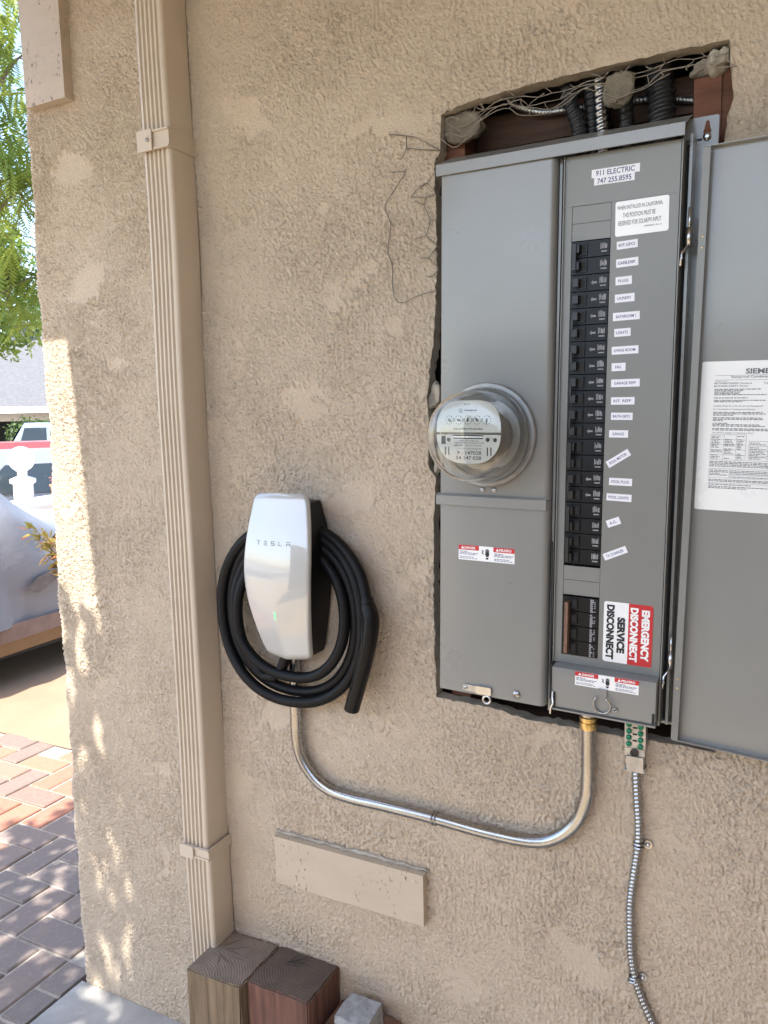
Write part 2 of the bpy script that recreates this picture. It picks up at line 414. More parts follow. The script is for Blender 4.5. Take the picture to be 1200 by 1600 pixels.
def build_wall():
    r = .016
    zs = np.concatenate([np.arange(-.06, 2.46, TP), np.arange(2.46, 2.75, .04)])
    flat = np.concatenate([np.arange(3.2, .36, -.10), np.arange(.36, -1.309+r, -TP)])
    cols = [(x, 0., 0., -1., x) for x in flat]
    for k in range(1, 9):
        t = k/8*math.pi/2; cols.append((-1.309+r-r*math.sin(t), r-r*math.cos(t), -math.sin(t), -math.cos(t), -1.309+r-r*t))
    for y in np.concatenate([np.arange(r+.004, .06, .006), np.arange(.1, 3., .12)]): cols.append((-1.309, y, -1., 0., -1.309-y))
    cols = np.array(cols); nc, nr = len(cols), len(zs)
    X = np.repeat(cols[None, :, 0], nr, 0); Y = np.repeat(cols[None, :, 1], nr, 0); Z = np.repeat(zs[:, None], nc, 1)
    S = np.repeat(cols[None, :, 4], nr, 0)
    h = relief(S, Z)
    edge = np.clip((-1.15-X)/.15, 0, 1)                       # the arris wanders a little
    X = X+edge*(.0115*Z+.003*np.sin(Z*9+1)+.0025*np.sin(Z*23)+.002*np.sin(Z*51+2))
    X = X+cols[None, :, 2]*h; Y = Y+cols[None, :, 3]*h
    ins = np.zeros(X.shape, bool); near = (S > -.32) & (S < .24) & (Z > .88) & (Z < 2.04)
    ins[near] = inside(X[near], Z[near])
    f_all = ins[:-1, :-1] & ins[1:, :-1] & ins[:-1, 1:] & ins[1:, 1:]
    A = HP; B = np.roll(HP, -1, 0)
    bi = np.argwhere(ins & near)
    # snap the ring of inside vertices used by kept faces to the outline
    keep = ~f_all; use = np.zeros(X.shape, bool)
    for dz in (0, 1):
        for dx in (0, 1): use[dz:nr-1+dz, dx:nc-1+dx] |= keep
    for i, j in np.argwhere(ins & use):
        p = np.array([X[i, j], Z[i, j]]); d = B-A; t = np.clip(((p-A)*d).sum(1)/(d*d).sum(1), 0, 1); q = A+d*t[:, None]
        k = ((q-p)**2).sum(1).argmin(); X[i, j], Z[i, j] = q[k]
    idx = np.arange(nr*nc).reshape(nr, nc)
    F = np.stack([idx[:-1, :-1], idx[1:, :-1], idx[1:, 1:], idx[:-1, 1:]], -1)[keep]
    V = np.stack([X, Y, Z], -1).reshape(-1, 3)
    usedv = np.zeros(nr*nc, bool); usedv[F.ravel()] = True; re = np.cumsum(usedv)-1; V = V[usedv]; F = re[F]
    me = bpy.data.meshes.new('stucco_face'); me.vertices.add(len(V)); me.vertices.foreach_set('co', V.astype(np.float32).ravel())
    me.loops.add(F.size); me.loops.foreach_set('vertex_index', F.astype(np.int32).ravel())
    me.polygons.add(len(F)); me.polygons.foreach_set('loop_start', np.arange(0, F.size, 4, dtype=np.int32))
    me.update(calc_edges=True); me.validate()
    meshobj('stucco_face', me, 'stucco', wall, True)
    # broken edge of the opening, 26 mm thick
    n = len(HP); bm = bmesh.new(); lays = []
    cx, cz = -.03, 1.46
    for k, dy in enumerate((-.0005, .006, .013, .020, .027)):
        lay = []
        for x, z in HP:
            s = rng.uniform(-.0018, .001)*(1 if k else 0); dx, dz = cx-x, cz-z
            if abs(dz) > .45: sx, sz = 0, -math.copysign(1, dz)*-1
            else: sx, sz = math.copysign(1, dx), 0
            lay.append(bm.verts.new((x+sx*s, dy-(relief(np.array(x), np.array(z)) if k == 0 else 0), z+sz*s)))
        lays.append(lay)
    for a, b in zip(lays, lays[1:]):
        for i in range(n): bm.faces.new((a[i], a[(i+1) % n], b[(i+1) % n], b[i]))
    obj('broken_edge', bm, 'mortar', wall, True, angle=50)
build_wall()
def lump(name, cx, cy, cz, rx, ry, rz, seed, mat='lump', parent=wall, nz=.12):
    bm = bmesh.new(); bmesh.ops.create_icosphere(bm, subdivisions=4, radius=1)
    g = random.Random(seed); ph = [(Vector((g.uniform(-1, 1), g.uniform(-1, 1), g.uniform(-1, 1)))*g.uniform(2, 7), g.uniform(0, 6)) for _ in range(14)]
    for v in bm.verts:
        d = v.co.copy(); q = 1+nz*sum(math.sin(d.dot(a)+p)*(.6 if a.length > 4 else 1) for a, p in ph)/3+nz*.35*sum(math.sin(d.dot(a)*4+p*3) for a, p in ph)/5
        m = max(abs(d.x), abs(d.z)); d = d*(.75+.25/max(m, .6))
        d.y = max(d.y, -.62)
        v.co = (cx+d.x*rx*q, cy+d.y*ry*q, cz+d.z*rz*q)
    return obj(name, bm, mat, parent, True)
lump('mortar_lump', -.222, .022, 1.9585, .037, .018, .026, 3)
lump('mortar_lump', .0445, .004, 1.965, .024, .016, .026, 5)
lump('mortar_lump', .190, .02, 1.984, .013, .018, .018, 8, 'mortar', nz=.4)
lump('mortar_lump', .170, .04, 1.982, .022, .015, .010, 9, 'mortar', nz=.4)
lump('mortar_lump', -.279, .012, 1.5, .011, .012, .02, 12, 'mortar', nz=.3)
lump('mortar_lump', -.272, .014, 1.39, .010, .012, .028, 14, 'mortar', nz=.3)

# the wall's timber frame, seen through the opening
fr = empty('wall_framing', (0, .06, .9), 'dark reddish timber framing and black paper inside the wall opening', 'framing')
def part(name, bm, mat, parent, **k):
    o = obj(name, bm, mat, parent, **k); o.matrix_parent_inverse = parent.matrix_world.inverted() if parent.parent is None else Matrix.Identity(4); return o
bpy.context.view_layer.update()
bm = bmesh.new(); box(bm, -.42, .42, .115, .12, .80, 2.2)
box(bm, -.42, -.415, .028, .115, .80, 2.2); box(bm, .415, .42, .028, .115, .80, 2.2); box(bm, -.415, .415, .028, .115, 2.195, 2.2); box(bm, -.415, .415, .028, .115, .80, .805)  # closed sides added to keep light from leaking into the cavity
part('black_paper', bm, 'black_paper', fr)
part('stud', bx(.151, .190, .032, .112, .806, 1.965), 'framing', fr, bevel=.002)
part('stud', bx(.1905, .228, .036, .112, .806, 2.19), 'framing', fr, bevel=.002)
part('stud', bx(-.262, -.224, .034, .112, .806, 2.19), 'framing', fr, bevel=.002)
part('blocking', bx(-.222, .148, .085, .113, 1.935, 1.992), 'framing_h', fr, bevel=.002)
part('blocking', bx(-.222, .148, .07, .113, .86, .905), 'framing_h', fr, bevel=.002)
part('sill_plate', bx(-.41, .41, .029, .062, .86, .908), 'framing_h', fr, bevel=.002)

# ---------------------------------------------------------------- ground, slab, brick paving
def terr(x, y):
    d = math.hypot(x-.3, y+1.3); return -.03-.75*float(sst(5.5, 13., np.array(d)))
bm = bmesh.new(); G = []
xs = [-300, -120, -60, -40]+[-30+i*1.0 for i in range(36)]+[8, 12, 20, 40, 120, 300]
ys = [-300, -120, -40, -20]+[-12+i*1.0 for i in range(46)]+[40, 60, 120, 300]
G = [[bm.verts.new((x, y, terr(x, y))) for y in ys] for x in xs]
for i in range(len(xs)-1):
    for j in range(len(ys)-1): bm.faces.new((G[i][j], G[i+1][j], G[i+1][j+1], G[i][j+1]))
tag(obj('ground', bm, 'soil', smooth=True), kind='structure')
def sheet(name, x0, x1, y0, y1, mat, dz, st=.5):
    bm = bmesh.new(); nx = max(1, int((x1-x0)/st)); ny = max(1, int((y1-y0)/st))
    g = [[bm.verts.new((x0+(x1-x0)*i/nx, y0+(y1-y0)*j/ny, terr(x0+(x1-x0)*i/nx, y0+(y1-y0)*j/ny)+dz)) for j in range(ny+1)] for i in range(nx+1)]
    for i in range(nx):
        for j in range(ny): bm.faces.new((g[i][j], g[i+1][j], g[i+1][j+1], g[i][j+1]))
    return tag(obj(name, bm, mat, smooth=True), kind='structure')
sheet('driveway', -9.5, -1.40, 1.035, 9, 'driveway', .028)
sheet('road', -21, -10.5, -30, 40, 'asphalt', .012, 1.0)
sheet('front_yard', -9.5, 8, -12, -1.26, 'terracotta', .024)
sheet('patio_floor', -1.32, 3.2, -1.26, -1.052, 'terracotta', .026)
slab = tag(obj('concrete_slab', bx(-1.312, 3.2, -1.05, -.004, -.10, .002), 'concrete_slab', bevel=.006), kind='structure')
paving = bpy.data.objects.new('brick_paving', None); COL.objects.link(paving); tag(paving, kind='structure')
U = .112
tag(obj('paving_sand', bx(-3.6, -1.33, -1.25, 1.30, -.045, -.0095), 'soil'), kind='structure')
def brickmesh(name, mat):
    bm = bmesh.new(); box(bm, -.1065, .1065, -.0508, .0508, -.05, 0)
    ed = [e for e in bm.edges if all(v.co.z > -.01 for v in e.verts)]
    bmesh.ops.bevel(bm, geom=ed, offset=.004, segments=1, affect='EDGES')
    me = bpy.data.meshes.new(name); bm.to_mesh(me); bm.free(); me.materials.append(MATS[mat]); return me
BR = brickmesh('brick', 'brick'); PV = brickmesh('paver', 'paver')
rng = random.Random(4)
ox, oy = -2.422, .606
occ = set()
for i in range(-14, 14):
    for j in range(-16, 8):
        q = (i-j) % 4
        if q not in (0, 3): continue
        if q == 0: cx, cy, rz = ox+(i+1)*U, oy+(j+.5)*U, 0
        else: cx, cy, rz = ox+(i+.5)*U, oy+(j+1)*U, math.pi/2
        hx, hy = (U, U/2) if q == 0 else (U/2, U)
        if cx+hx > -1.322 or cx-hx < -3.55 or cy+hy > 1.06 or cy-hy < -1.2: continue
        if abs(cx+1.66) < .06 and abs(cy-.29) < .06: continue
        if cy+hy > .02 and cx+hx > -1.30: continue
        occ |= {(i, j), (i+1, j) if q == 0 else (i, j+1)}
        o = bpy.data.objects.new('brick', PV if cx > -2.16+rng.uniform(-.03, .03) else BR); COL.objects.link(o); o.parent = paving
        o.location = (cx, cy, -.003+rng.uniform(-.003, .002)); o.rotation_euler = (rng.gauss(0, .008), rng.gauss(0, .008), rz+rng.gauss(0, .008))

for j in range(-16, 4):                                     # cut pieces along the slab edge
    for i in (8, 9):
        if (i, j) in occ or (j >= -5 and i == 9): continue
        if abs(oy+(j+.5)*U-.29) < .06: continue
        x0 = ox+i*U+.004; x1 = min(ox+(i+1)*U-.004, -1.328)
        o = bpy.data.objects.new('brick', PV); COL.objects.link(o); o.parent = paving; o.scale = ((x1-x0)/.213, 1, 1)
        o.location = ((x0+x1)/2, oy+(j+.5)*U, -.004); o.rotation_euler = (0, 0, rng.gauss(0, .01))
# ---------------------------------------------------------------- eave and patio cover that shade the wall
ev = empty('house_eave', (-1.7, .3, 2.6), 'house eave with boarded soffit above the stucco wall', 'eave'); bpy.context.view_layer.update()
part('soffit', bx(-1.44, 3.3, -.535, 3.0, 2.60, 2.63), 'roof_wood', ev)
part('fascia', bx(-1.45, 3.3, -.57, -.537, 2.57, 2.74), 'tan_wood', ev, bevel=.003)
pc = empty('patio_cover', (1, -1, 2.75), 'timber patio cover on posts in front of the wall', 'patio cover'); bpy.context.view_layer.update()
part('deck', bx(-1.27, 3.3, -2.3, -.58, 2.77, 2.80), 'roof_wood', pc)
for i in range(8): part('rafter', bx(-1.20+i*.62, -1.16+i*.62, -2.27, -.59, 2.66, 2.769), 'roof_wood', pc)
for x in (.35, 1.2): part('post', bx(x, x+.09, -2.26, -2.17, .002, 2.66), 'roof_wood', pc, bevel=.004)

wg = empty('side_light_blocker', (1.35, -1.6, 0), 'unseen stucco wall added to block light from the right', 'wall'); bpy.context.view_layer.update()  # wall out of view, added so the light comes mostly from the left
part('blocker_wall', bx(1.35, 1.55, -2.25, -.02, -.06, 2.74), 'stucco', wg)
part('blocker_panel', bx(1.31, 1.349, -1.9, -1.0, .01, 2.05), 'framing', wg, bevel=.004)  # dark slab added to the light-blocking wall
fn = empty('light_block_fence', (1.3, -3.7, 0), 'unseen board fence added opposite the wall to cut frontal sky light', 'fence'); bpy.context.view_layer.update()  # fence out of view, added to cut sky light and darken panel reflections
for i in range(27): part('board', bx(-1.9+i*.145, -1.765+i*.145, -3.72, -3.70, .03, 1.95+.01*(i % 3)), 'fence_wood', fn)
for z in (.4, 1.5): part('rail', bx(-1.9, 2.0, -3.76, -3.721, z, z+.09), 'fence_wood', fn)
# ---------------------------------------------------------------- downspout
dsp = empty('downspout', (-.833, -.035, .02), 'fluted tan metal downspout running down the wall', 'downspout'); bpy.context.view_layer.update()
def pipe(name, z0, z1, x0, x1, yf, yb):
    r = .008; n = 5; fl = []
    W_ = x1-x0-2*r; step = W_/n
    fl.append((x0, yb)); fl.append((x0, yf+r))
    for k in range(1, 5): t = R(180+90*k/5); fl.append((x0+r+r*math.cos(t), yf+r+r*math.sin(t)))
    for k in range(n):
        a = x0+r+k*step
        for u, d in ((.10, 0), (.30, .0048), (.52, .0048), (.72, 0)): fl.append((a+u*step, yf+d))
    for k in range(0, 5): t = R(270+90*k/5); fl.append((x1-r+r*math.cos(t), yf+r+r*math.sin(t)))
    fl.append((x1, yf+r)); fl.append((x1, yb))
    bm = bmesh.new(); zz = [z0+(z1-z0)*k/24 for k in range(25)]
    lays = [[bm.verts.new((x+.0016*math.sin(z*7+1), y+.001*math.sin(z*11), z)) for x, y in fl] for z in zz]
    for a, b in zip(lays, lays[1:]):
        for i in range(len(fl)-1): bm.faces.new((a[i], a[i+1], b[i+1], b[i]))
    part(name, bm, 'tan_paint', dsp, smooth=True, angle=25)
pipe('pipe', .522, 2.60, -.868, -.797, -.074, -.004)
pipe('pipe', .02, .520, -.865, -.7935, -.072, -.004)
for z0, z1, dx in ((1.998, 2.034, 0), (.513, .537, .002)):
    bm = bmesh.new()
    box(bm, -.8690+dx, -.7925+dx, -.080, -.0765, z0, z1); box(bm, -.7955+dx, -.7925+dx, -.0764, -.002, z0, z1)
    box(bm, -.8690+dx, -.7925+dx, -.083, -.0801, z1-.004, z1); box(bm, -.8690+dx, -.7925+dx, -.083, -.0801, z0, z0+.004)
    st = part('strap', bm, 'tan_paint', dsp, bevel=.0012)
    bm = bmesh.new(); box(bm, -.8695+dx, -.832+dx, -.0858, -.0832, z0-.002, z1+.002); part('buckle', bm, 'tan_paint', dsp, bevel=.0015)
    if z0 > 1:
        s = screw('screw', (-.842+dx, -.0859, (z0+z1)/2), .004, 'dull_steel', dsp); s.matrix_parent_inverse = dsp.matrix_world.inverted()

# painted boards fixed to the wall
def board(name, x0, x1, z0, z1, th, label, screws, tilt=0):
    e = empty(name, ((x0+x1)/2, 0, z0), label, 'board'); bpy.context.view_layer.update()
    part('plank', bx(x0, x1, -th, .002, z0, z1), 'tan_wood', e, bevel=.003)
    for x, z in screws:
        s = screw('screw', (x, -th-.0002, z), .0042, 'tan_paint', e, .002); s.matrix_parent_inverse = e.matrix_world.inverted()
    e.rotation_euler = (0, tilt, 0)
board('painted_board', -.657, -.306, .466, .572, .022, 'short tan painted board screwed low on the wall under the conduit', [(-.60, .476), (-.372, .477), (-.325, .556)])
board('painted_board', -1.248, -1.125, 2.172, 2.598, .026, 'vertical tan painted board high on the wall left of the downspout', [])

g = random.Random(6); bm = bmesh.new()
cb = [(-.66+i*.012, -.004+g.uniform(-.002, .001), .5745+g.uniform(-.0015, .0025)) for i in range(31)]
tube(bm, cb, [g.uniform(.002, .0055) for _ in cb], 7)
tag(obj('caulk_bead', bm, 'mortar', smooth=True), 'rough broken caulk bead along the top of the low board', 'caulk')
# ---------------------------------------------------------------- posts, block and stone on the ground
def post(name, x0, x1, y0, y1, h, side, end, label, seed, group=None):
    e = empty(name, ((x0+x1)/2, (y0+y1)/2, .003), label, 'post', group); bpy.context.view_layer.update()
    g = random.Random(seed); bm = bmesh.new()
    vs = box(bm, x0, x1, y0, y1, .003, h)
    for v in bm.verts:
        if v.co.z > .1: v.co.z += g.uniform(-.003, .003)
    bm.faces.ensure_lookup_table()
    ed = list(bm.edges); bmesh.ops.bevel(bm, geom=ed, offset=.003, segments=2, affect='EDGES')
    bmesh.ops.subdivide_edges(bm, edges=[e_ for e_ in bm.edges if e_.calc_length() > .05], cuts=7, use_grid_fill=True)
    for v in bm.verts: v.co += Vector((g.gauss(0, .0007), g.gauss(0, .0007), g.gauss(0, .0005)))
    bm.normal_update()
    for f in bm.faces: f.material_index = 1 if f.normal.z > .7 else 0
    part('timber', bm, [side, end], e, smooth=True, angle=40)
    # drying cracks in the end grain: thin dark wedges let into the top
    bm = bmesh.new(); cx, cy = x0+.35*(x1-x0), y0+.55*(y1-y0)
    for k in range(7):
        a = g.uniform(-.9, 1.3); L = g.uniform(.03, .08); px, py = cx+math.cos(a)*g.uniform(0, .04)-.02, cy+math.sin(a)*g.uniform(0, .04); pts = []
        for t in range(5): pts.append((min(max(px, x0+.01), x1-.01), min(max(py, y0+.01), y1-.01), h+.0006)); px += math.cos(a)*L/4; py += math.sin(a)*L/4; a += g.uniform(-.2, .2)
        tube(bm, pts, [.0002, .0005, .0006, .0004, .0002], 5, flat=.9)
    tag(part('crack', bm, 'dark_gap', e), kind='stuff')
post('wood_post', -.812, -.668, -.148, -.006, .302, 'post_side', 'post_end', 'pale weathered cut wooden post beside the downspout base', 1)
post('wood_post', -.664, -.514, -.130, -.004, .306, 'post_red_side', 'post_red_end', 'dark reddish cut wooden post next to the pale one', 2)
bm = bx(-.505, -.365, -.120, -.012, .003, .232)
tag(obj('wood_block', bm, 'brown_block', bevel=.004), 'small brown wood block standing beside the dark reddish post', 'wood block')
bm = bx(-.468, -.396, -.105, -.035, .2335, .280)
bmesh.ops.subdivide_edges(bm, edges=bm.edges, cuts=6, use_grid_fill=True)
g = random.Random(3)
for v in bm.verts: v.co += Vector((g.gauss(0, .0009), g.gauss(0, .0009), g.gauss(0, .0009) if v.co.z > .22 else 0))
o = obj('stone_block', bm, 'stone', smooth=True, angle=50); tag(o, 'grey rough stone cube resting on the small brown block', 'stone')

# ---------------------------------------------------------------- meter panel
PM = Matrix.Translation((-.2311, 0, 1.8578)) @ Matrix.Rotation(R(-2.5636), 4, 'Z') @ Matrix.Rotation(R(1.1722), 4, 'Y')
pan = empty('meter_panel', label='grey steel meter and breaker panel set in the wall opening', cat='electrical panel', mat=PM)
def P(name, bm, mat, parent=None, **k): return obj(name, bm, mat, parent or pan, **k)
def B(u0, u1, v0, v1, w0, w1): return bx(u0, u1, -w1, -w0, v0, v1)      # u right, v up, w out of the wall
MW = .062; DW = .050
bm = bmesh.new()
for a in ((.004, .40, -.885, .012, -.088, -.084), (.004, .008, -.885, .012, -.084, DW-.012), (.008, .40, .008, .012, -.084, .0), (.008, .40, -.885, -.881, -.084, .03), (.389, .393, -.884, .010, -.084, .036)):
    box(bm, a[0], a[1], -a[5], -a[4], a[2], a[3])
P('enclosure', bm, 'panel_paint')
bm = bmesh.new(); prism(bm, rrect(.374, .4225, -.010, .042, .003), .0, .002)
pl = P('mounting_ear', bm, 'panel_paint')
kh = bmesh.new(); prism(kh, [(.4068+.0055*math.cos(R(a)), .0205+.0055*math.sin(R(a))) for a in range(-220, 41, 20)]+[(.4093, .034), (.4068, .0365), (.4043, .034)], -.0008, -.0002)
P('keyhole', kh, 'framing', pl)
s = screw('screw', (.4068, -.0009, .0130), .0058, 'zinc', pl, .004)
bm = bmesh.new(); prism(bm, rrect(.393, .4225, -.895, -.0102, .002), .0, .002); P('side_flange', bm, 'panel_paint')
# hood
bm = bmesh.new(); sec = [(MW+.006, .0), (MW+.006, .0175), (.004, .046), (.002, .046), (MW+.003, .016), (MW+.003, .0)]
a = [bm.verts.new((-.003, -w_, v_)) for w_, v_ in sec]; b = [bm.verts.new((.386, -w_, v_)) for w_, v_ in sec]
bm.faces.new(a); bm.faces.new(b[::-1])
for i in range(6): bm.faces.new((a[i], b[i], b[(i+1) % 6], a[(i+1) % 6]))
P('rain_hood', bm, 'panel_paint', bevel=.0008)
# meter compartment: two covers with a rolled right edge
def cover(name, v0, v1):
    bm = bmesh.new(); r = .011; sec = [(.004, .004), (.004, MW-.002), (.006, MW)]
    for k in range(7): t = R(90-90*k/6); sec.append((.199-r+r*math.cos(t), MW-r+r*math.sin(t)))
    sec += [(.199, .004)]
    a = [bm.verts.new((u, -w_, v0)) for u, w_ in sec]; b = [bm.verts.new((u, -w_, v1)) for u, w_ in sec]
    for i in range(len(sec)-1): bm.faces.new((a[i], a[i+1], b[i+1], b[i]))
    bm.faces.new(a[::-1]); bm.faces.new(b)
    return P(name, bm, 'panel_paint', smooth=True, angle=30)
cover('meter_cover', -.5315, .0005); cover('lower_cover', -.8825, -.5325)
bm = bmesh.new(); sec = [(MW+.0005, -.5275), (MW+.006, -.5315), (MW+.006, -.5475), (MW+.001, -.5475)]
a = [bm.verts.new((-.001, -w_, v_)) for w_, v_ in sec]; b = [bm.verts.new((.1965, -w_, v_)) for w_, v_ in sec]
bm.faces.new(a); bm.faces.new(b[::-1])
for i in range(4): bm.faces.new((a[i], b[i], b[(i+1) % 4], a[(i+1) % 4]))
P('drip_ledge', bm, 'panel_paint', bevel=.0008)
for u in (.0835, .1045): screw('screw', (u, -MW-.0003, -.519), .0042, 'zinc', pan, .0025)
# flange strip between the two compartments
bm = bmesh.new(); box(bm, .2005, .2045, -.046, -.004, -.893, .001); P('divider', bm, 'panel_paint', bevel=.0006)
P('seam', B(.2047, .2085, -.892, .0, .0, .012), 'dark_gap')
# dead front with two openings
bm = bmesh.new()
UL, UR = .2225, .2827
for u0, u1, v0, v1 in ((.209, .3795, -.0735, .0005), (.209, UL, -.8030, -.0737), (UR, .3795, -.8030, -.0737), (UL+.0001, UR-.0001, -.8030, -.7885)):
    box(bm, u0, u1, -DW, -DW+.0015, v0, v1)
box(bm, .209, .2105, -DW-.004, -DW-.0001, -.8030, .0004); box(bm, .378, .3795, -DW+.0016, -.016, -.8030, .0004)
bm2 = bmesh.new()
P('dead_front', bm, 'panel_inner')
for v0, v1 in ((-.0995, -.0742), (-.1255, -.1002), (-.6615, -.6385), (-.6865, -.6622)):
    P('blank_plate', B(UL+.0006, UR-.0006, v0, v1, DW-.0025, DW-.0006), 'panel_inner', bevel=.0008)
P('breaker_backing', B(UL-.004, UR+.004, -.79, -.07, .008, .010), 'dark_gap')
# right-hand side channel, hinges
P('side_channel', B(.381, .3828, -.882, .0, .004, DW+.003), 'panel_inner')
P('side_channel', B(.383, .3886, -.882, .0, .004, .020), 'dark_gap')
for v in (-.128, -.770):
    bm = bmesh.new(); tube(bm, [(.3935, -.040, v+.034), (.3935, -.040, v)], .0022, 8); tube(bm, [(.3935, -.040, v+.006), (.3935, -.040, v-.020)], .0046, 10)
    tube(bm, [(.3935, -.041, v-.019), (.3895, -.045, v-.026), (.3860, -.049, v-.031), (.3850, -.052, v-.050)], .0021, 6, flat=2)
    P('hinge', bm, 'steel', smooth=True)
    screw('screw', (.3868, -.0535, v-.039), .0024, 'zinc', pan, .003)

rng = random.Random(21)
def print_marks(bm, u, v, w, big):
    rect(bm, u, u+.0012, v-.004, v+.005, -w)
    for k in range(4): rect(bm, u+.002+k*.0022, u+.0036+k*.0022+rng.uniform(-.0004, .0004), v-.003-rng.uniform(0, .001), v+.004+rng.uniform(-.002, .002), -w)
    if big: rect(bm, u+.001, u+.010, v-.0085, v-.0065, -w)
def handle_bm(u, v, tie=0):
    bm = bmesh.new()
    for k in range(2 if tie else 1):
        vv = v-k*.0254
        vs = box(bm, u, u+.0085, -DW-.0125, -DW+.002, vv-.006, vv+.006)
        for q in vs:
            if q.co.y < -DW-.01: q.co.x -= .0035
    if tie: box(bm, u-.0045, u+.001, -DW-.0155, -DW-.0095, v-.0254-.007, v+.007)
    return bm
V0 = -.1267
def breaker(k, poles, tie, brown=False, span=.0254):
    v1 = V0-k*.0254; v0 = v1-poles*span
    bm = bmesh.new()
    for q in range(poles):
        a = v1-q*span
        box(bm, UL+.0008, UR-.0008, -DW-.0012, -.012, a-span+.0007, a-.0007)
        box(bm, UL+.010, UL+.0258, -DW-.0035, -DW-.0013, a-span+.0035, a-.0035)
    br = P('breaker', bm, 'breaker_black', bevel=.0005, seg=1)
    for q in range(poles):
        c = v1-(q+.5)*span
        rc = bmesh.new(); box(rc, UL+.0165, UL+.0235, -DW-.0040, -DW-.0036, c-.006, c+.006); P('slot', rc, 'dark_gap', br)
    if poles == 2 and not brown:
        P('handle', handle_bm(UL+.0105, v1-.0127, 1), 'breaker_handle', br, bevel=.0006, seg=1)
    elif brown:
        bm = bmesh.new()
        box(bm, UL+.008, UL+.0135, -DW-.016, -DW-.002, v0+.006, v1-.008); P('handle', bm, 'handle_brown', br, bevel=.001)
    else:
        P('handle', handle_bm(UL+.0105, v1-.0127), 'breaker_handle', br, bevel=.0006, seg=1)
    bm = bmesh.new()
    for q in range(poles):
        c = v1-(q+.5)*span
        if brown:
            for t in range(7):
                z = c+.010-t*.0032; rect(bm, UR-.014, UR-.011+rng.uniform(0, .003), z-.0024, z, -DW-.0016)
                if rng.random() < .6: rect(bm, UR-.0075, UR-.0055, z-.002, z, -DW-.0016)
        else:
            print_marks(bm, UR-.0145, c+.002, DW+.0016, tie != 9)
            if poles == 1: rect(bm, UR-.027, UR-.0185, c-.0015, c+.0012, -DW-.0016); rect(bm, UR-.0255, UR-.0245, c-.003, c+.003, -DW-.0016)
        rect(bm, UL+.0065, UL+.0082, c-.002, c+.003, -DW-.0016)
    tag(P('marking', bm, 'print_pale', br), kind='stuff')
    return br
for k, p, t in [(0, 2, 1)]+[(i, 1, 0) for i in range(2, 12)]+[(12, 2, 1), (14, 1, 0), (15, 1, 0), (16, 2, 1), (18, 2, 1)]: breaker(k, p, t)
V0s, V0 = V0, -.6885
breaker(0, 4, 0, True, .0248); V0 = V0s
# handle ties between neighbouring breakers
for k in (4, 6, 8, 10, 14):
    v = V0-(k+1)*.0254; P('handle_tie', B(UL+.006, UL+.0095, v-.008, v+.008, DW+.0095, DW+.0145), 'breaker_handle', bevel=.0006, seg=1)

# circuit labels
def sticker(name, u, v, wd, ht, rot, lines, mat='white_print', ink='print_blue', base=None, rad=.0, w=DW, label=None, th=.0005):
    """lines: (text, du, dv, width, height, bold)"""
    bm = bmesh.new(); poly = rrect(-wd/2, wd/2, -ht/2, ht/2, rad) if rad else [(-wd/2, -ht/2), (wd/2, -ht/2), (wd/2, ht/2), (-wd/2, ht/2)]
    c, s_ = math.cos(R(rot)), math.sin(R(rot))
    prism(bm, [(u+a*c-b*s_, v+a*s_+b*c) for a, b in poly], -w-th, -w-.0001)
    st = P(name, bm, mat)
    if label: st['label'] = label
    if lines:
        bm = bmesh.new()
        for t, du, dv, tw, tht, bo in lines: textmesh(bm, t, u+du*c-dv*s_, v+du*s_+dv*c, tw, tht, -w-th-.0002, rot, bo)
        P('lettering', bm, ink, st)
    return st
LAB = [('KIT.GFCI', .3077, -.1386, .0308, .0118, 2.2), ('GARB.DISP.', .3086, -.1648, .0328, .0122, 2.2), ('PLUGS', .3043, -.1912, .0243, .0122, 1.5), ('LAUNDRY', .3066, -.2169, .0292, .0122, 1.8), ('BATHROOM 1', .3099, -.2441, .0398, .0122, 1.3), ('LIGHTS', .305, -.2682, .0245, .0120, 1.4), ('LIVING ROOM', .3097, -.2949, .0400, .0120, 1.2), ('FAU', .3009, -.3202, .0210, .0122, 1.0), ('GARAGE REFF', .3119, -.3447, .0430, .0118, .6), ('KIT. REFF', .3089, -.372, .0355, .0114, .2), ('BATH.GFCI', .3083, -.3956, .0327, .0112, -.4), ('GARAGE', .3043, -.4228, .0290, .0114, -.3), ('POOL MOTOR', .3051, -.4611, .0390, .0112, 33), ('POOL PLUG', .3097, -.4976, .0352, .0116, -.8), ('POOL LIGHTS', .3081, -.5224, .0384, .0114, -1.4), ('A.C.', .3009, -.562, .0215, .0118, 22), ('TX CHARGER', .3051, -.6115, .0385, .0112, 25)]
for t, u, v, wd, ht, rot in LAB:
    tw = min(wd*.80, .0036*len(t)*.82)
    sticker('circuit_label', u, v, wd, ht, rot, [(t, -.0005, 0, tw, .0044, .012)], label='white label printed '+t)
sticker('installer_label', .2868, -.0297, .0712, .0120, -.2, [('911 ELECTRIC', -.0005, 0, .0575, .0078, .012)], label='white label printed 911 ELECTRIC')
sticker('installer_label', .2853, -.0413, .0600, .0112, -.2, [('747 255.8595', 0, 0, .0505, .0076, .012)], label='white label printed 747 255.8595', th=.0007)
sticker('solar_notice', .3275, -.1002, .0772, .0505, .8, [('WHEN INSTALLED IN CALIFORNIA,', -.003, .0155, .0660, .0066, .0), ('THIS POSITION MUST BE', -.004, .0045, .0470, .0066, .0), ('RESERVED FOR SOLAR/PV INPUT', -.003, -.0065, .0620, .0066, .0), ('47B8086B101 Rev. B', .016, -.0145, .025, .0021, 0)], 'gloss_label', 'print_black', rad=.0035, label='white rounded solar input notice')
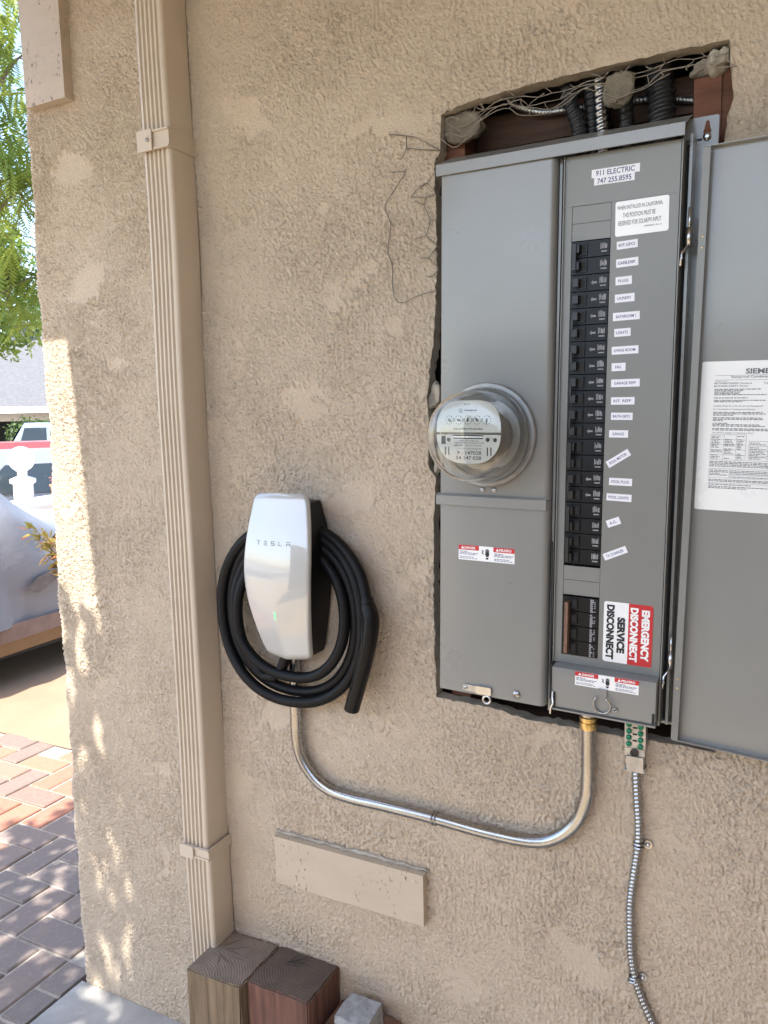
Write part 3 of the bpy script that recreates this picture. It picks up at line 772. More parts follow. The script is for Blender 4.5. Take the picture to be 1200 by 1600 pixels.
# emergency disconnect sticker, lettering turned to read downwards
su0, su1, sv0, sv1, sm = .2906, .3670, -.7900, -.6905, .3296
bm = bmesh.new(); prism(bm, rrect(su0, su1, sv0, sv1, .004), -DW-.0005, -DW-.0001); st = P('disconnect_sticker', bm, 'white_label'); st['label'] = 'red and white emergency disconnect sticker'
bm = bmesh.new(); prism(bm, [(sm, sv0)]+[p for p in rrect(su0, su1, sv0, sv1, .004)[-6:]]+[p for p in rrect(su0, su1, sv0, sv1, .004)[:6]]+[(sm, sv1)], -DW-.0008, -DW-.00055); P('red_field', bm, 'red_solid', st)
bm = bmesh.new()
textmesh(bm, 'EMERGENCY', .3560, -.7400, .0830, .0125, -DW-.0011, -90, .055); textmesh(bm, 'DISCONNECT', .3385, -.7405, .0880, .0125, -DW-.0011, -90, .055); P('lettering', bm, 'white_label', st)
bm = bmesh.new()
textmesh(bm, 'SERVICE', .3185, -.7440, .0590, .0125, -DW-.0011, -90, .055); textmesh(bm, 'DISCONNECT', .3015, -.7405, .0900, .0125, -DW-.0011, -90, .055)
P('lettering', bm, 'print_black', st)
# danger / peligro strips
def danger(u0, u1, v0, v1, w, name, lab):
    wd = u1-u0; h = v1-v0; y = -w-.0006
    bm = bmesh.new(); prism(bm, [(u0, v0), (u1, v0), (u1, v1), (u0, v1)], -w-.0004, -w-.0001); st = P(name, bm, 'white_label'); st['label'] = lab
    a, b = u0+wd*.375, u0+wd*.625
    bm = bmesh.new(); rect(bm, u0, a-.0004, v1-h*.32, v1, y); rect(bm, b+.0004, u1, v1-h*.32, v1, y); P('red_band', bm, 'red_solid', st)
    bm = bmesh.new(); textmesh(bm, 'DANGER', u0+wd*.21, v1-h*.165, wd*.20, h*.17, y-.0002, 0, .03); textmesh(bm, 'PELIGRO', b+wd*.215, v1-h*.165, wd*.21, h*.17, y-.0002, 0, .03)
    for c in (u0+wd*.075, b+wd*.075):
        bm.faces.new([bm.verts.new(p) for p in ((c-h*.11, y-.0002, v1-h*.25), (c+h*.11, y-.0002, v1-h*.25), (c, y-.0002, v1-h*.06))])
    P('lettering', bm, 'white_label', st)
    bm = bmesh.new(); rg = random.Random(2)
    for x0, x1 in ((u0+wd*.02, a-wd*.02), (b+wd*.02, u1-wd*.02)):
        for k, (z, f) in enumerate(((.43, .45), (.52, 1), (.61, .9), (.78, .8), (.88, .95))): finelines(bm, x0, x1, v1-h*z, h*.042, y, rg, f)
    tag(P('small_print', bm, 'print_blue', st), kind='stuff')
    bm = bmesh.new(); c = u0+wd*.515; z0 = v1-h*.52; s_ = h*.9        # hand and lightning bolt
    prism(bm, [(c-.13*s_, z0-.02*s_), (c-.12*s_, z0+.16*s_), (c+.17*s_, z0+.16*s_), (c+.18*s_, z0-.06*s_), (c+.1*s_, z0-.18*s_), (c-.06*s_, z0-.18*s_)], y-.0001, y)
    for k in range(4):
        x = c-.12*s_+k*.075*s_; prism(bm, [(x, z0+.15*s_), (x+.058*s_, z0+.15*s_), (x+.058*s_, z0+(.34+.06*(k in (1, 2)))*s_), (x, z0+(.34+.06*(k in (1, 2)))*s_)], y-.0001, y)
    prism(bm, [(c-.11*s_, z0-.24*s_), (c+.15*s_, z0-.24*s_), (c+.08*s_, z0-.38*s_), (c-.04*s_, z0-.38*s_)], y-.0001, y)
    for k, (x, z) in enumerate(((-.40, .28), (-.28, .22), (-.38, .08), (-.24, 0))):
        if k < 3:
            x2, z2 = ((-.28, .22), (-.38, .08), (-.24, 0))[k]; dx, dz = x2-x, z2-z; l = math.hypot(dx, dz); nx, nz = -dz/l*.035, dx/l*.035
            bm.faces.new([bm.verts.new((c+p*s_, y-.00015-k*.00001, z0+q*s_)) for p, q in ((x+nx, z+nz), (x2+nx, z2+nz), (x2-nx, z2-nz), (x-nx, z-nz))])
    P('hand_symbol', bm, 'print_black', st)
danger(.0402, .1425, -.6425, -.6165, MW, 'danger_sticker', 'danger and peligro sticker on the lower meter cover')
# bottom latch cover of the breaker side
bm = bmesh.new(); LW = .073
sec = [(DW+.001, -.8035), (LW-.001, -.8060), (LW, -.8160), (LW, -.8725), (LW-.002, -.8745), (.01, -.8745), (.01, -.8040)]
a = [bm.verts.new((.2145, -w_, v_)) for w_, v_ in sec]; b = [bm.verts.new((.3795, -w_, v_)) for w_, v_ in sec]
bm.faces.new(a); bm.faces.new(b[::-1])
for i in range(7): bm.faces.new((a[i], b[i], b[(i+1) % 7], a[(i+1) % 7]))
P('latch_cover', bm, 'panel_paint', bevel=.0012)
bm = bmesh.new(); box(bm, .2125, .381, -LW-.004, -.02, -.8775, -.8750); P('latch_lip', bm, 'panel_paint', bevel=.0006)
P('latch_slot', B(.2150, .2215, -.8735, -.8480, LW-.004, LW+.0004), 'dark_gap'); P('latch_slot', B(.3748, .3790, -.8725, -.8560, LW-.004, LW+.0004), 'dark_gap')
bm = bmesh.new(); tube(bm, catmull([(.2165, -LW-.001, -.847), (.2172, -LW-.004, -.858), (.2190, -LW-.007, -.866), (.2155, -LW-.007, -.874), (.2145, -LW-.006, -.885)], 5), .0017, 7); P('spring_clip', bm, 'steel', smooth=True)
bm = bmesh.new(); tube(bm, catmull([(.2045, -DW-.004, -.60), (.2055, -DW-.006, -.70), (.2062, -DW-.006, -.795), (.2105, -LW, -.806), (.2125, -LW-.002, -.83), (.2128, -LW-.002, -.86)], 6), .0014, 6); P('gasket', bm, 'dark_gap', smooth=True)
danger(.2530, .3535, -.8300, -.8050-.002, LW, 'danger_sticker', 'danger and peligro sticker on the latch cover')
bm = bmesh.new(); prism(bm, [(.2915, -.829), (.3050, -.829), (.3050, -.842), (.3015, -.845), (.2950, -.845), (.2915, -.842)], -LW-.003, -LW-.0005); P('hasp_tab', bm, 'panel_paint', bevel=.0006)
bm = bmesh.new(); pts = [(.2985+.0135*math.sin(R(a_)), -LW-.006-.004*math.cos(R(a_)), -.8545+.0150*math.cos(R(a_))) for a_ in range(28, 335, 12)]
tube(bm, pts, .0018, 8); P('seal_ring', bm, 'zinc', smooth=True)
bm = bmesh.new(); lathe(bm, [(.0036, 0), (.0036, .004), (.002, .004), (.002, 0)], (.3185, -LW-.0004, -.860), n=12); P('seal_eye', bm, 'dull_steel', smooth=True)
# latch of the lower meter cover
bm = bmesh.new(); prism(bm, rrect(.0520, .1040, -.8770, -.8660, .003), -MW-.004, -MW-.0005); lt = P('cover_latch', bm, 'dull_steel', bevel=.0005)
bm = bmesh.new(); prism(bm, rrect(.0770, .1050, -.8785, -.8645, .002), -MW-.0062, -MW-.0042); P('latch_fold', bm, 'steel', lt, bevel=.0005)
screw('rivet', (.0570, -MW-.0043, -.8715), .0036, 'zinc', lt, .002)
bm = bmesh.new(); pts = [(.0965+.0068*math.cos(R(a_)), -MW-.003, -.8875+.0068*math.sin(R(a_))) for a_ in range(0, 360, 20)]; tube(bm, pts, .0022, 8, closed=True); P('latch_eye', bm, 'steel', lt, smooth=True)
screw('knockout_screw', (.1500, -MW-.0003, -.8690), .0068, 'zinc', pan, .004)
# open door, inner side towards the viewer
dm = Matrix.Translation((.4035, -.040, -.9)) @ Matrix.Rotation(R(-4.0), 4, 'Z') @ Matrix.Rotation(R(.55), 4, 'Y')
door = P('door', bx(.0, .205, -.001, .0012, 0, .8835), 'panel_paint'); door.matrix_local = dm; door['label'] = 'open grey steel door with a printed data sheet inside'
bm = bmesh.new(); box(bm, -.0012, .0, -.013, -.0011, 0, .8835); box(bm, -.0012, .009, -.0142, -.0131, .001, .8825); P('door_rim', bm, 'panel_inner', door, bevel=.0004, seg=1)
bm = bmesh.new(); box(bm, .0005, .2045, -.0125, -.0012, -.0012, .0); P('door_rim', bm, 'panel_paint', door); P('door_rim', bx(.0005, .2045, -.0125, -.0012, .8836, .8847), 'panel_paint', door)
for z in (.760, .745, .10, .085): 
    s = screw('rivet', (.0045, -.0143, z), .0016, 'brass', door, .001)
bm = bmesh.new(); D0, D1, Z0, Z1 = .0115, .168, .3655, .5840
prism(bm, rrect(D0, D1, Z0, Z1, .003), -.0016, -.0011); ds = P('data_sheet', bm, 'gloss_label', pan); ds.matrix_local = dm; ds['label'] = 'white printed data sheet stuck inside the door'
bm = bmesh.new(); y = -.0019; rg = random.Random(5); H_ = Z1-Z0
def dz(f): return Z1-H_*f
textmesh(bm, 'SIEMENS', D0+.0830, dz(.068), .0470, .0076, y, 0, .035)
textmesh(bm, 'Rainproof Combination Meter Main', D0+.0840, dz(.106), .0860, .0042, y, 0, .012)
textmesh(bm, 'Catalog Number', D0+.0270, dz(.134), .0165, .0020, y); textmesh(bm, 'MC2440B1200ESV (Surface)', D0+.0435, dz(.147), .0500, .0030, y, 0, .012); textmesh(bm, 'MC2440B1200EFV (Flush)', D0+.0410, dz(.165), .0455, .0030, y, 0, .012)
textmesh(bm, 'Type 3R', D0+.0905, dz(.147), .0140, .0030, y, 0, .005)
textmesh(bm, 'Suitable Only For Use As Service Equipment', D0+.0520, dz(.296), .0660, .0027, y, 0, .012); textmesh(bm, 'For Overhead or Underground Service', D0+.0470, dz(.318), .0560, .0027, y, 0, .012)
rect(bm, D0+.019, D1-.008, dz(.094)-.0002, dz(.094)+.0002, y); rect(bm, D0+.019, D1-.008, dz(.124)-.0002, dz(.124)+.0002, y)
for f, e in ((.185, .9), (.194, .55), (.203, .5), (.212, .5), (.221, 1.0), (.242, .65), (.258, .98), (.267, .55), (.338, .95), (.347, 1), (.356, .4), (.374, .95), (.383, .96), (.392, .2), (.410, .3), (.419, .9), (.428, 1), (.446, 1.05), (.455, 1.08)):
    finelines(bm, D0+.019, D0+.089, dz(f), .0012, y, rg, e)
textmesh(bm, 'Use 60/75 C Copper or Aluminum Wire', D0+.0465, dz(.474), .0550, .0026, y, 0, .012)
def frame(x0, x1, f0, f1, rows, cols):
    for k in range(rows+1):
        z = dz(f0+(f1-f0)*k/rows); rect(bm, x0, x1, z-.00018, z+.00018, y)
    for x in cols: rect(bm, x-.00018, x+.00018, dz(f1), dz(f0), y-.00005)
    cs = sorted(cols)
    for a_, b_ in zip(cs, cs[1:]):
        k = f0+.012
        while k < f1-.004:
            if rg.random() < .8: finelines(bm, a_+.0012, b_-.0012, dz(k), .0011, y, rg, rg.uniform(.5, 1))
            k += .0105
frame(D0+.018, D0+.066, .485, .655, 5, (D0+.018, D0+.036, D0+.053, D0+.066)); frame(D0+.070, D0+.106, .525, .655, 4, (D0+.070, D0+.095, D0+.106))
for f, e in ((.668, .9), (.678, 1), (.688, 1), (.698, .98)): finelines(bm, D0+.018, D1-.01, dz(f), .0012, y, rg, e)
frame(D0+.018, D1-.01, .714, .776, 3, (D0+.018, D0+.046, D1-.01))
for f, e in ((.790, 1), (.799, .85), (.822, .45), (.836, 1), (.846, .4)): finelines(bm, D0+.018, D1-.01, dz(f), .0012, y, rg, e)
rect(bm, D0+.018, D1-.008, dz(.812)-.0002, dz(.812)+.0002, y)
# one-line wiring diagram
for x0, x1, f0, f1 in ((.112, .112, .25, .50), (.118, .118, .22, .52), (.130, .130, .25, .50)): rect(bm, D0+x0-.0002, D0+x0+.0002, dz(f1), dz(f0), y)
for f in (.25, .50): rect(bm, D0+.112, D0+.130, dz(f)-.0002, dz(f)+.0002, y)
for x, f in ((.118, .215), (.118, .53), (.124, .27), (.116, .30)):
    for k in range(8):
        a0, a1 = R(k*45), R(k*45+45); c0 = D0+x; z = dz(f)
        bm.faces.new([bm.verts.new((c0+r_*math.cos(t), y, z+r_*math.sin(t))) for r_, t in ((.0014, a0), (.0017, a0), (.0017, a1), (.0014, a1))])
o = P('lettering', bm, 'print_grey', ds)
bm = bmesh.new()

# ---------------------------------------------------------------- electricity meter (plugged into the panel)
MM = PM @ Matrix.Translation((.0905, -MW, -.4265))
met = empty('electricity_meter', label='round glass electricity meter with five dials on the grey panel', cat='meter', mat=MM)
def Q(name, bm, mat, parent=None, **k): return obj(name, bm, mat, parent or met, **k)
bm = bmesh.new(); lathe(bm, [(.0825, .0005), (.0870, .002), (.0870, .008), (.0855, .0095), (.0790, .0095), (.0790, .003)], (0, 0, 0), n=56); Q('ring', bm, 'ring_steel', smooth=True, angle=35)
bm = bmesh.new(); lathe(bm, [(.0001, .004), (.060, .004), (.060, .010), (.048, .012), (.046, .060), (.0001, .060)], (0, 0, 0), n=32); Q('mechanism', bm, 'meter_body', smooth=True, angle=30)
# glass cover, a shell with inner and outer face
out = [(.0785, .016), (.0785, .020), (.0745, .023), (.0735, .030), (.0725, .075), (.0718, .082), (.0690, .089), (.064, .0935), (.055, .0965), (.035, .099), (.0001, .100)]
inn = [(max(r_-.0028, .0001), h_-.0028) for r_, h_ in out][::-1]; inn = [(r_, h_) for r_, h_ in inn if h_ > .0175]
bm = bmesh.new(); rings = lathe(bm, out+inn+[(.0757, .016)], (0, 0, 0), n=56); A_, C_ = rings[-1], rings[0]
for k in range(56): bm.faces.new((A_[k], A_[(k+1) % 56], C_[(k+1) % 56], C_[k]))
bmesh.ops.remove_doubles(bm, verts=bm.verts, dist=.00015)
Q('glass_cover', bm, 'meter_glass', smooth=True, angle=50)
# dial plates
def plate(poly, y0, y1, name):
    bm = bmesh.new(); prism(bm, poly, y0, y1); o = Q(name, bm, 'meter_plate'); o.scale = (1.08, 1, 1.08); o.location = (0, 0, .003); return o
W2 = .0510
up_ = [(-W2, .0035), (W2, .0035)]+[(W2*math.cos(R(a_))**.62, .0035+.0470*math.sin(R(a_))**.75) for a_ in range(12, 90, 8)]+[(-W2*math.cos(R(a_))**.62, .0035+.0470*math.sin(R(a_))**.75) for a_ in range(84, 8, -8)]
lo_ = [(W2, 0), (-W2, 0)]+[(-W2*math.cos(R(a_))**.7, -.0425*math.sin(R(a_))) for a_ in range(15, 90, 8)]+[(W2*math.cos(R(a_))**.7, -.0425*math.sin(R(a_))) for a_ in range(87, 10, -8)]
DY = -.080
dp = plate(up_, DY, DY+.0015, 'dial_plate'); np_ = plate(lo_, DY, DY+.0015, 'name_plate')
bm = bmesh.new(); yy = DY-.0003
for i, ang in enumerate((125, 105, 5, -40, 180)):
    cx, cz = (-.0300+.0148*i), .0215
    for k in range(10):
        t = R(k*36); textmesh(bm, str(k), cx+.0062*math.sin(t), cz+.0062*math.cos(t), .0016, .0022, yy, 0, .04)
    t = R(ang); dx, dz_ = math.sin(t), math.cos(t); nx, nz = dz_, -dx
    bm.faces.new([bm.verts.new((cx+dx*p+nx*q, yy-.0006, cz+dz_*p+nz*q)) for p, q in ((-.0022, -.0017), (-.0022, .0017), (.002, .0016), (.0052, .0003), (.0052, -.0003), (.002, -.0016))])
for i in range(4): 
    for s_ in (-1, 1): rect(bm, -.0300+.0148*i+.0074-.0016, -.0300+.0148*i+.0074+.0016, .0215+s_*.0012-.0005, .0215+s_*.0012+.0005, yy)
textmesh(bm, 'KILOWATTHOURS', 0, .0085, .046, .0020, yy, 0, .04); textmesh(bm, 'Westinghouse', .0035, .0355, .0205, .0028, yy, 0, .05)
for k in range(12):
    a0, a1 = R(k*30), R(k*30+30); bm.faces.new([bm.verts.new((-.0118+r_*math.cos(t), yy, .0352+r_*math.sin(t))) for r_, t in ((.0028, a0), (.0033, a0), (.0033, a1), (.0028, a1))])
textmesh(bm, 'W', -.0118, .0355, .0034, .0022, yy, 0, .02); rect(bm, -.0138, -.0098, .0333, .0338, yy)
textmesh(bm, 'Kh 7.2', -.002, .0445, .009, .0022, yy, 0, .02)
Q('lettering', bm, 'print_black', dp)
for x, z in ((-.0435, .0075), (.0435, .0075), (-.016, .0420), (.016, .0420)):
    o = screw('screw', (x, DY-.0002, z), .0013, 'steel', dp, .0008)
bm = bmesh.new(); rect(bm, -.0240, .0240, -.0060, -.0004, yy); Q('disc_slot', bm, 'print_black', np_)
bm = bmesh.new(); rect(bm, -.0240, .0240, -.0042, -.0022, yy-.0004); Q('disc_edge', bm, 'steel', np_)
bm = bmesh.new()
textmesh(bm, 'TYPE D4S  FORM 2S', .001, -.0090, .030, .0018, yy); textmesh(bm, 'SINGLE STATOR WATTHOUR METER', .002, -.0120, .048, .0016, yy); textmesh(bm, '240V 3W', -.0155, -.0157, .014, .0022, yy, 0, .02); textmesh(bm, '60 CYCLES', .009, -.0157, .024, .0018, yy)
textmesh(bm, 'CITY OF LOS ANGELES', .0015, -.0205, .040, .0018, yy); textmesh(bm, '9 - 147028', .002, -.0265, .038, .0052, yy, 0, .01); textmesh(bm, '54 147 028', .001, -.0340, .040, .0052, yy, 0, .01)
for s_ in (-1, 1):
    for k in (0, 1):
        x = s_*.0335+(k-.5)*.0055; rect(bm, x-.0008, x+.0008, -.0305, -.0180, yy)
rect(bm, -.0430, -.0360, -.0140, -.0020, yy)
Q('lettering', bm, 'print_black', np_)
for x, z in ((-.031, -.0075), (.031, -.0070), (.0425, -.0075)): screw('screw', (x, DY-.0002, z), .0030, 'black_steel', np_, .0012)

# ---------------------------------------------------------------- wall charger
ch = empty('wall_charger', (-.575, 0, 1.0), 'white glossy wall charger with a black cable looped around it', 'charger'); bpy.context.view_layer.update()
CX, CT, CHH = -.5675, 1.3235, .330
def interp(t, tab):
    key = id(tab)
    if key not in POLY: POLY[key] = np.polyfit([a for a, _ in tab], [b for _, b in tab], 4)
    return float(np.polyval(POLY[key], t))
POLY = {}
HWT = [(0, .0600), (.12, .0675), (.3, .0745), (.45, .0760), (.58, .0740), (.72, .0675), (.88, .0585), (1, .0515)]
DPT = [(0, .086), (.25, .103), (.45, .113), (.58, .115), (.75, .108), (1, .081)]
def hw(t):
    r = .016/CHH; k = min(t, 1-t); h = interp(t, HWT)
    if k < r: h -= .014*(1-math.sqrt(max(0, 1-(1-k/r)**2)))
    return h
def surf(t, s):
    d = interp(t, DPT); w_ = float(sst(.42, .80, np.array(t)))
    d -= .0085*s*s*(1-.55*w_)+.0105*(math.sqrt(s*s+.004)-.063)*w_
    if abs(s) > .93: d -= .0045*((abs(s)-.93)/.07)**2
    k = min(t, 1-t)/.035
    if k < 1: d -= .004*(1-k)**2
    return d
def faceplate():
    bm = bmesh.new(); NT, NS = 64, 40; g = []
    ts = [.5-.5*math.cos(math.pi*i/NT) for i in range(NT+1)]; ss = [math.sin(math.pi/2*(2*j/NS-1))*.55+(2*j/NS-1)*.45 for j in range(NS+1)]
    for t in ts: g.append([bm.verts.new((CX+hw(t)*s, -surf(t, s), CT-CHH*t)) for s in ss])
    for i in range(NT):
        for j in range(NS): bm.faces.new((g[i][j], g[i+1][j], g[i+1][j+1], g[i][j+1]))
    loop = [g[0][j] for j in range(NS+1)]+[g[i][NS] for i in range(1, NT+1)]+[g[NT][j] for j in range(NS-1, -1, -1)]+[g[i][0] for i in range(NT-1, 0, -1)]
    back = [bm.verts.new((CX+(v.co.x-CX)*.985, v.co.y+.006, (v.co.z-CT+CHH/2)*.99+CT-CHH/2)) for v in loop]
    for i in range(len(loop)): k = (i+1) % len(loop); bm.faces.new((loop[i], loop[k], back[k], back[i]))
    bm.faces.new(back)
    return part('faceplate', bm, 'white_glass', ch, smooth=True, angle=60)
faceplate()
bm = bmesh.new(); g = []
for i in range(21):
    t = .06+.92*i/20; h = hw(t)*(.93-.16*float(sst(.3, 0., np.array(t)))); d = interp(t, DPT)
    g.append([bm.verts.new((CX+x, -y_, CT-CHH*t)) for x, y_ in ((-h*.78, .0), (-h, .012), (-h, d*.55), (-h*.96, d-.024), (h*.96, d-.024), (h, d*.55), (h, .012), (h*.78, .0))])
for a_, b_ in zip(g, g[1:]):
    for k in range(8): bm.faces.new((a_[k], a_[(k+1) % 8], b_[(k+1) % 8], b_[k]))
bm.faces.new(g[0]); bm.faces.new(g[-1][::-1])
part('body', bm, 'black_plastic', ch, smooth=True, angle=35)
# wordmark, strokes on the glass
bm = bmesh.new(); LT = .285; lh, lw = .0082, .0080
def stroke(cx, x0, x1, z0, z1):
    def p(x, z): 
        xx = cx+x; t = (CT-z)/CHH; return (xx, -surf(t, (xx-CX)/hw(t))-.0004, z)
    zc = CT-CHH*LT
    bm.faces.new([bm.verts.new(p(*q)) for q in ((x0, zc+z0), (x1, zc+z0), (x1, zc+z1), (x0, zc+z1))])
a_, b_ = lh/2, lw/2; th = .0012
for k, L_ in enumerate('TESLA'):
    cx = CX-.0365+k*.0172
    if L_ == 'T': stroke(cx, -b_, b_, a_-th, a_); stroke(cx, -th/2, th/2, -a_, a_-2*th)
    if L_ == 'E':
        for z in (-a_, -th/2, a_-th): stroke(cx, -b_, b_, z, z+th)
    if L_ == 'S':
        for z in (-a_, -th/2, a_-th): stroke(cx, -b_, b_, z, z+th)
        stroke(cx, -b_, -b_+th, th/2, a_-th); stroke(cx, b_-th, b_, -a_+th, -th/2)
    if L_ == 'L': stroke(cx, -b_, -b_+th, -a_, a_); stroke(cx, -b_+th, b_, -a_, -a_+th)
    if L_ == 'A': stroke(cx, -b_, b_, a_-th, a_); stroke(cx, -b_, b_, -th/2, th/2); stroke(cx, -b_, -b_+th, -a_, -th/2); stroke(cx, b_-th, b_, -a_, -th/2)
part('wordmark', bm, 'print_grey', ch)
bm = bmesh.new()
for i in range(6):
    t0, t1 = .685+.008*i, .685+.008*(i+1); wds = (.0010, .0010)
    bm.faces.new([bm.verts.new((CX+x, -surf(t, 0)-.0004, CT-CHH*t)) for x, t in ((-.001, t1), (.001, t1), (.001, t0), (-.001, t0))])
part('status_light', bm, 'green_led', ch)
# cable: enters below, winds outwards, ends in the plug on the right
cab = [(-.592, -.045, 1.03), (-.594, -.044, .985), (-.606, -.046, .955), (-.624, -.050, .940)]
pts = catmull(cab, 6)[:-1]
def loopp(q):
    k = q/(2*math.pi)
    def L(tab): return float(np.interp(k, range(len(tab)), tab))
    lft, rgt = L((-.700, -.706, -.724, -.743, -.758)), L((-.450, -.446, -.424, -.405, -.390)); bot, top = L((.915, .950, .912, .897, .884)), L((1.205, 1.222, 1.238, 1.252, 1.262))
    cx, cz, a, b = (lft+rgt)/2, (bot+top)/2, (rgt-lft)/2, (top-bot)/2
    s, c = math.sin(q), math.cos(q)
    yy = L((-.050, -.056, -.034, -.054, -.036))
    up_f = max(0, -c)**2; yy = yy*(1-up_f)+up_f*L((-.030, -.038, -.028, -.040, -.030))
    return (cx-a*math.copysign(abs(s)**.92, s), yy+.003*math.sin(3*q+k), cz-b*math.copysign(abs(c)**.96, c))
q = .56
while q < 2*math.pi*3+R(246): pts.append(loopp(q)); q += R(5)
pts += catmull([pts[-2], pts[-1], (-.3985, -.050, 1.115)], 5)[6:]
bm = bmesh.new(); tube(bm, pts, .0110, 14)
part('cable', bm, 'cable_rubber', ch, smooth=True)
bm = bmesh.new(); cp = catmull([(-.3995, -.050, 1.126), (-.3955, -.052, 1.108), (-.3885, -.055, 1.085), (-.3925, -.058, 1.045), (-.4060, -.060, .990), (-.4330, -.060, .905)], 6)
m = len(cp); rr = [float(np.interp(i/(m-1), (0, .10, .11, .25, .45, .75, 1), (.0120, .0125, .0138, .0156, .0158, .0150, .0146))) for i in range(m)]
tube(bm, cp, rr, 18, flat=1.15); part('connector', bm, 'black_plastic', ch, smooth=True, angle=40)
bm = bmesh.new(); d = (cp[-1]-cp[-2]).normalized(); tube(bm, [cp[-1]+d*.0003, cp[-1]+d*.0012], .0115, 18, flat=1.15); part('connector_face', bm, 'dark_gap', ch)
for f in (.08, .20):
    k = int(f*(m-1)); bm = bmesh.new(); tube(bm, [cp[k], cp[k]+(cp[k+1]-cp[k]).normalized()*.0014], rr[k]+.0006, 18, flat=1.15); part('collar', bm, 'dark_gap', ch, smooth=True)
bm = bmesh.new(); tube(bm, [cp[int(m*.32)]+Vector((-.006, -.0166, 0)), cp[int(m*.6)]+Vector((-.006, -.0168, 0)), cp[int(m*.9)]+Vector((-.006, -.0158, 0))], .0012, 6); part('connector_rib', bm, 'breaker_handle', ch, smooth=True)

# ---------------------------------------------------------------- steel conduit between charger and panel
co = empty('steel_conduit', (-.28, -.02, .69), 'bent shiny steel conduit joining the charger to the panel', 'conduit'); bpy.context.view_layer.update()
cpts = [(-.589, 1.03), (-.5885, .961), (-.5898, .864), (-.5895, .806), (-.580, .7635), (-.5515, .7265), (-.514, .7060), (-.4614, .6995), (-.3887, .6995), (-.2786, .6975), (-.1754, .6925), (-.0902, .6955), (-.0440, .7135), (-.0100, .7490), (.0065, .7949), (.0102, .8425), (.0102, .9500), (.0102, .9620)]
bm = bmesh.new(); tube(bm, catmull([(x, -.020, z) for x, z in cpts], 8), .0117, 20); part('tube', bm, 'zinc', co, smooth=True)
bm = bmesh.new(); lathe(bm, [(.0120, .925), (.0150, .926), (.0155, .932), (.0150, .938), (.0135, .9385), (.0135, .9405), (.0155, .941), (.0155, .947), (.012, .948)], (.0102, -.020, 0), 'z', 24); part('locknut', bm, 'brass', co, smooth=True, angle=35)
bm = bmesh.new(); lathe(bm, [(.0118, .948), (.0138, .9485), (.0138, .968), (.0118, .969)], (.0102, -.020, 0), 'z', 24); part('coupling', bm, 'zinc', co, smooth=True, angle=35)
def clamp(cx, cz, ax, r, ear, parent, yc):
    bm = bmesh.new(); ax = Vector(ax).normalized(); sd = Vector((ear[0], 0, ear[1])).normalized()
    for off in (-.0032, .0032):
        pts = [Vector((cx, yc, cz))+ax*off+sd*(r+.0012)*math.cos(R(a_))+Vector((0, -1, 0))*(r+.0012)*math.sin(R(a_)) for a_ in range(-60, 241, 20)]
        tube(bm, pts, .0019, 6)
    e = Vector((cx, -.002, cz))+sd*(r+.007)
    lathe(bm, [(.0001, .0028), (.0075, .0028), (.0080, .0010), (.0080, 0)], e, n=14)
    o = part('clamp', bm, 'zinc', parent, smooth=True, angle=40)
    s = screw('screw', e+Vector((0, -.003, 0)), .0040, 'steel', parent, .004); s.matrix_parent_inverse = parent.matrix_world.inverted()
clamp(-.2790, .6975, (1, 0, 0), .0117, (0, -1), co, -.020)

# ---------------------------------------------------------------- grounding bar and its armoured cable
gb = empty('grounding_bar', (.0885, -.015, .87), 'small cast grounding bar with green screws under the panel', 'grounding bar'); bpy.context.view_layer.update()
bm = bmesh.new(); box(bm, .0715, .1050, -.026, -.004, .906, .962); part('bar', bm, 'cast_zinc', gb, bevel=.0015)
bm = bmesh.new(); box(bm, .0725, .1040, -.027, -.004, .893, .9055); part('lug', bm, 'cast_zinc', gb, bevel=.002)
bm = bmesh.new(); lathe(bm, [(.0070, 0), (.0070, .0022), (.0050, .0022), (.0050, .0004), (.0001, .0004)], (.0880, -.0272, .8985), n=18); part('lug_bore', bm, 'black_steel', gb, smooth=True, angle=30)
bm = bmesh.new(); box(bm, .0755, .1025, -.030, -.004, .8725, .8925); part('cable_clamp', bm, 'cast_zinc', gb, bevel=.0035)
bm = bmesh.new(); box(bm, .0725, .1055, -.029, -.005, .8655, .8722); part('clamp_bar', bm, 'cast_zinc', gb, bevel=.002)
for k in range(4):
    for x in (.0785, .0970):
        s = screw('green_screw', (x, -.0262, .9125+k*.0112-(x-.0785)*.12), .0046, 'green_screw', gb, .0035); s.matrix_parent_inverse = gb.matrix_world.inverted()
    if k: 
        bm = bmesh.new(); box(bm, .0845, .0915, -.0266, -.0262, .9135+k*.0112-.0070, .9135+k*.0112-.0042); part('wire_slot', bm, 'dark_gap', gb)
for x in (.0735, .1045):
    s = screw('screw', (x, -.0290, .8685), .0026, 'zinc', gb, .003); s.matrix_parent_inverse = gb.matrix_world.inverted()
def helix(pitch, depth):
    return lambda L, th: 1+depth*(abs(math.sin(math.pi*(L/pitch-th/(2*math.pi))))**1.5-.5)
def resample(pts, step):
    P_ = [Vector(p) for p in pts]; out = [P_[0]]; acc = 0
    for a_, b_ in zip(P_, P_[1:]):
        l = (b_-a_).length; d = step-acc
        while d <= l: out.append(a_.lerp(b_, d/l)); d += step
        acc = l-(d-step)
    return out
ac = empty('armoured_cable', (.09, -.01, .4), 'spiral armoured steel cable hanging down the wall from the grounding bar', 'cable'); bpy.context.view_layer.update()
apts = [(.0877, .873), (.0905, .8204), (.0945, .760), (.0935, .720), (.0880, .672), (.0835, .6266), (.0832, .5866), (.0866, .5138), (.1000, .4577), (.1235, .4045), (.150, .355), (.18, .30), (.20, .2), (.205, .004)]
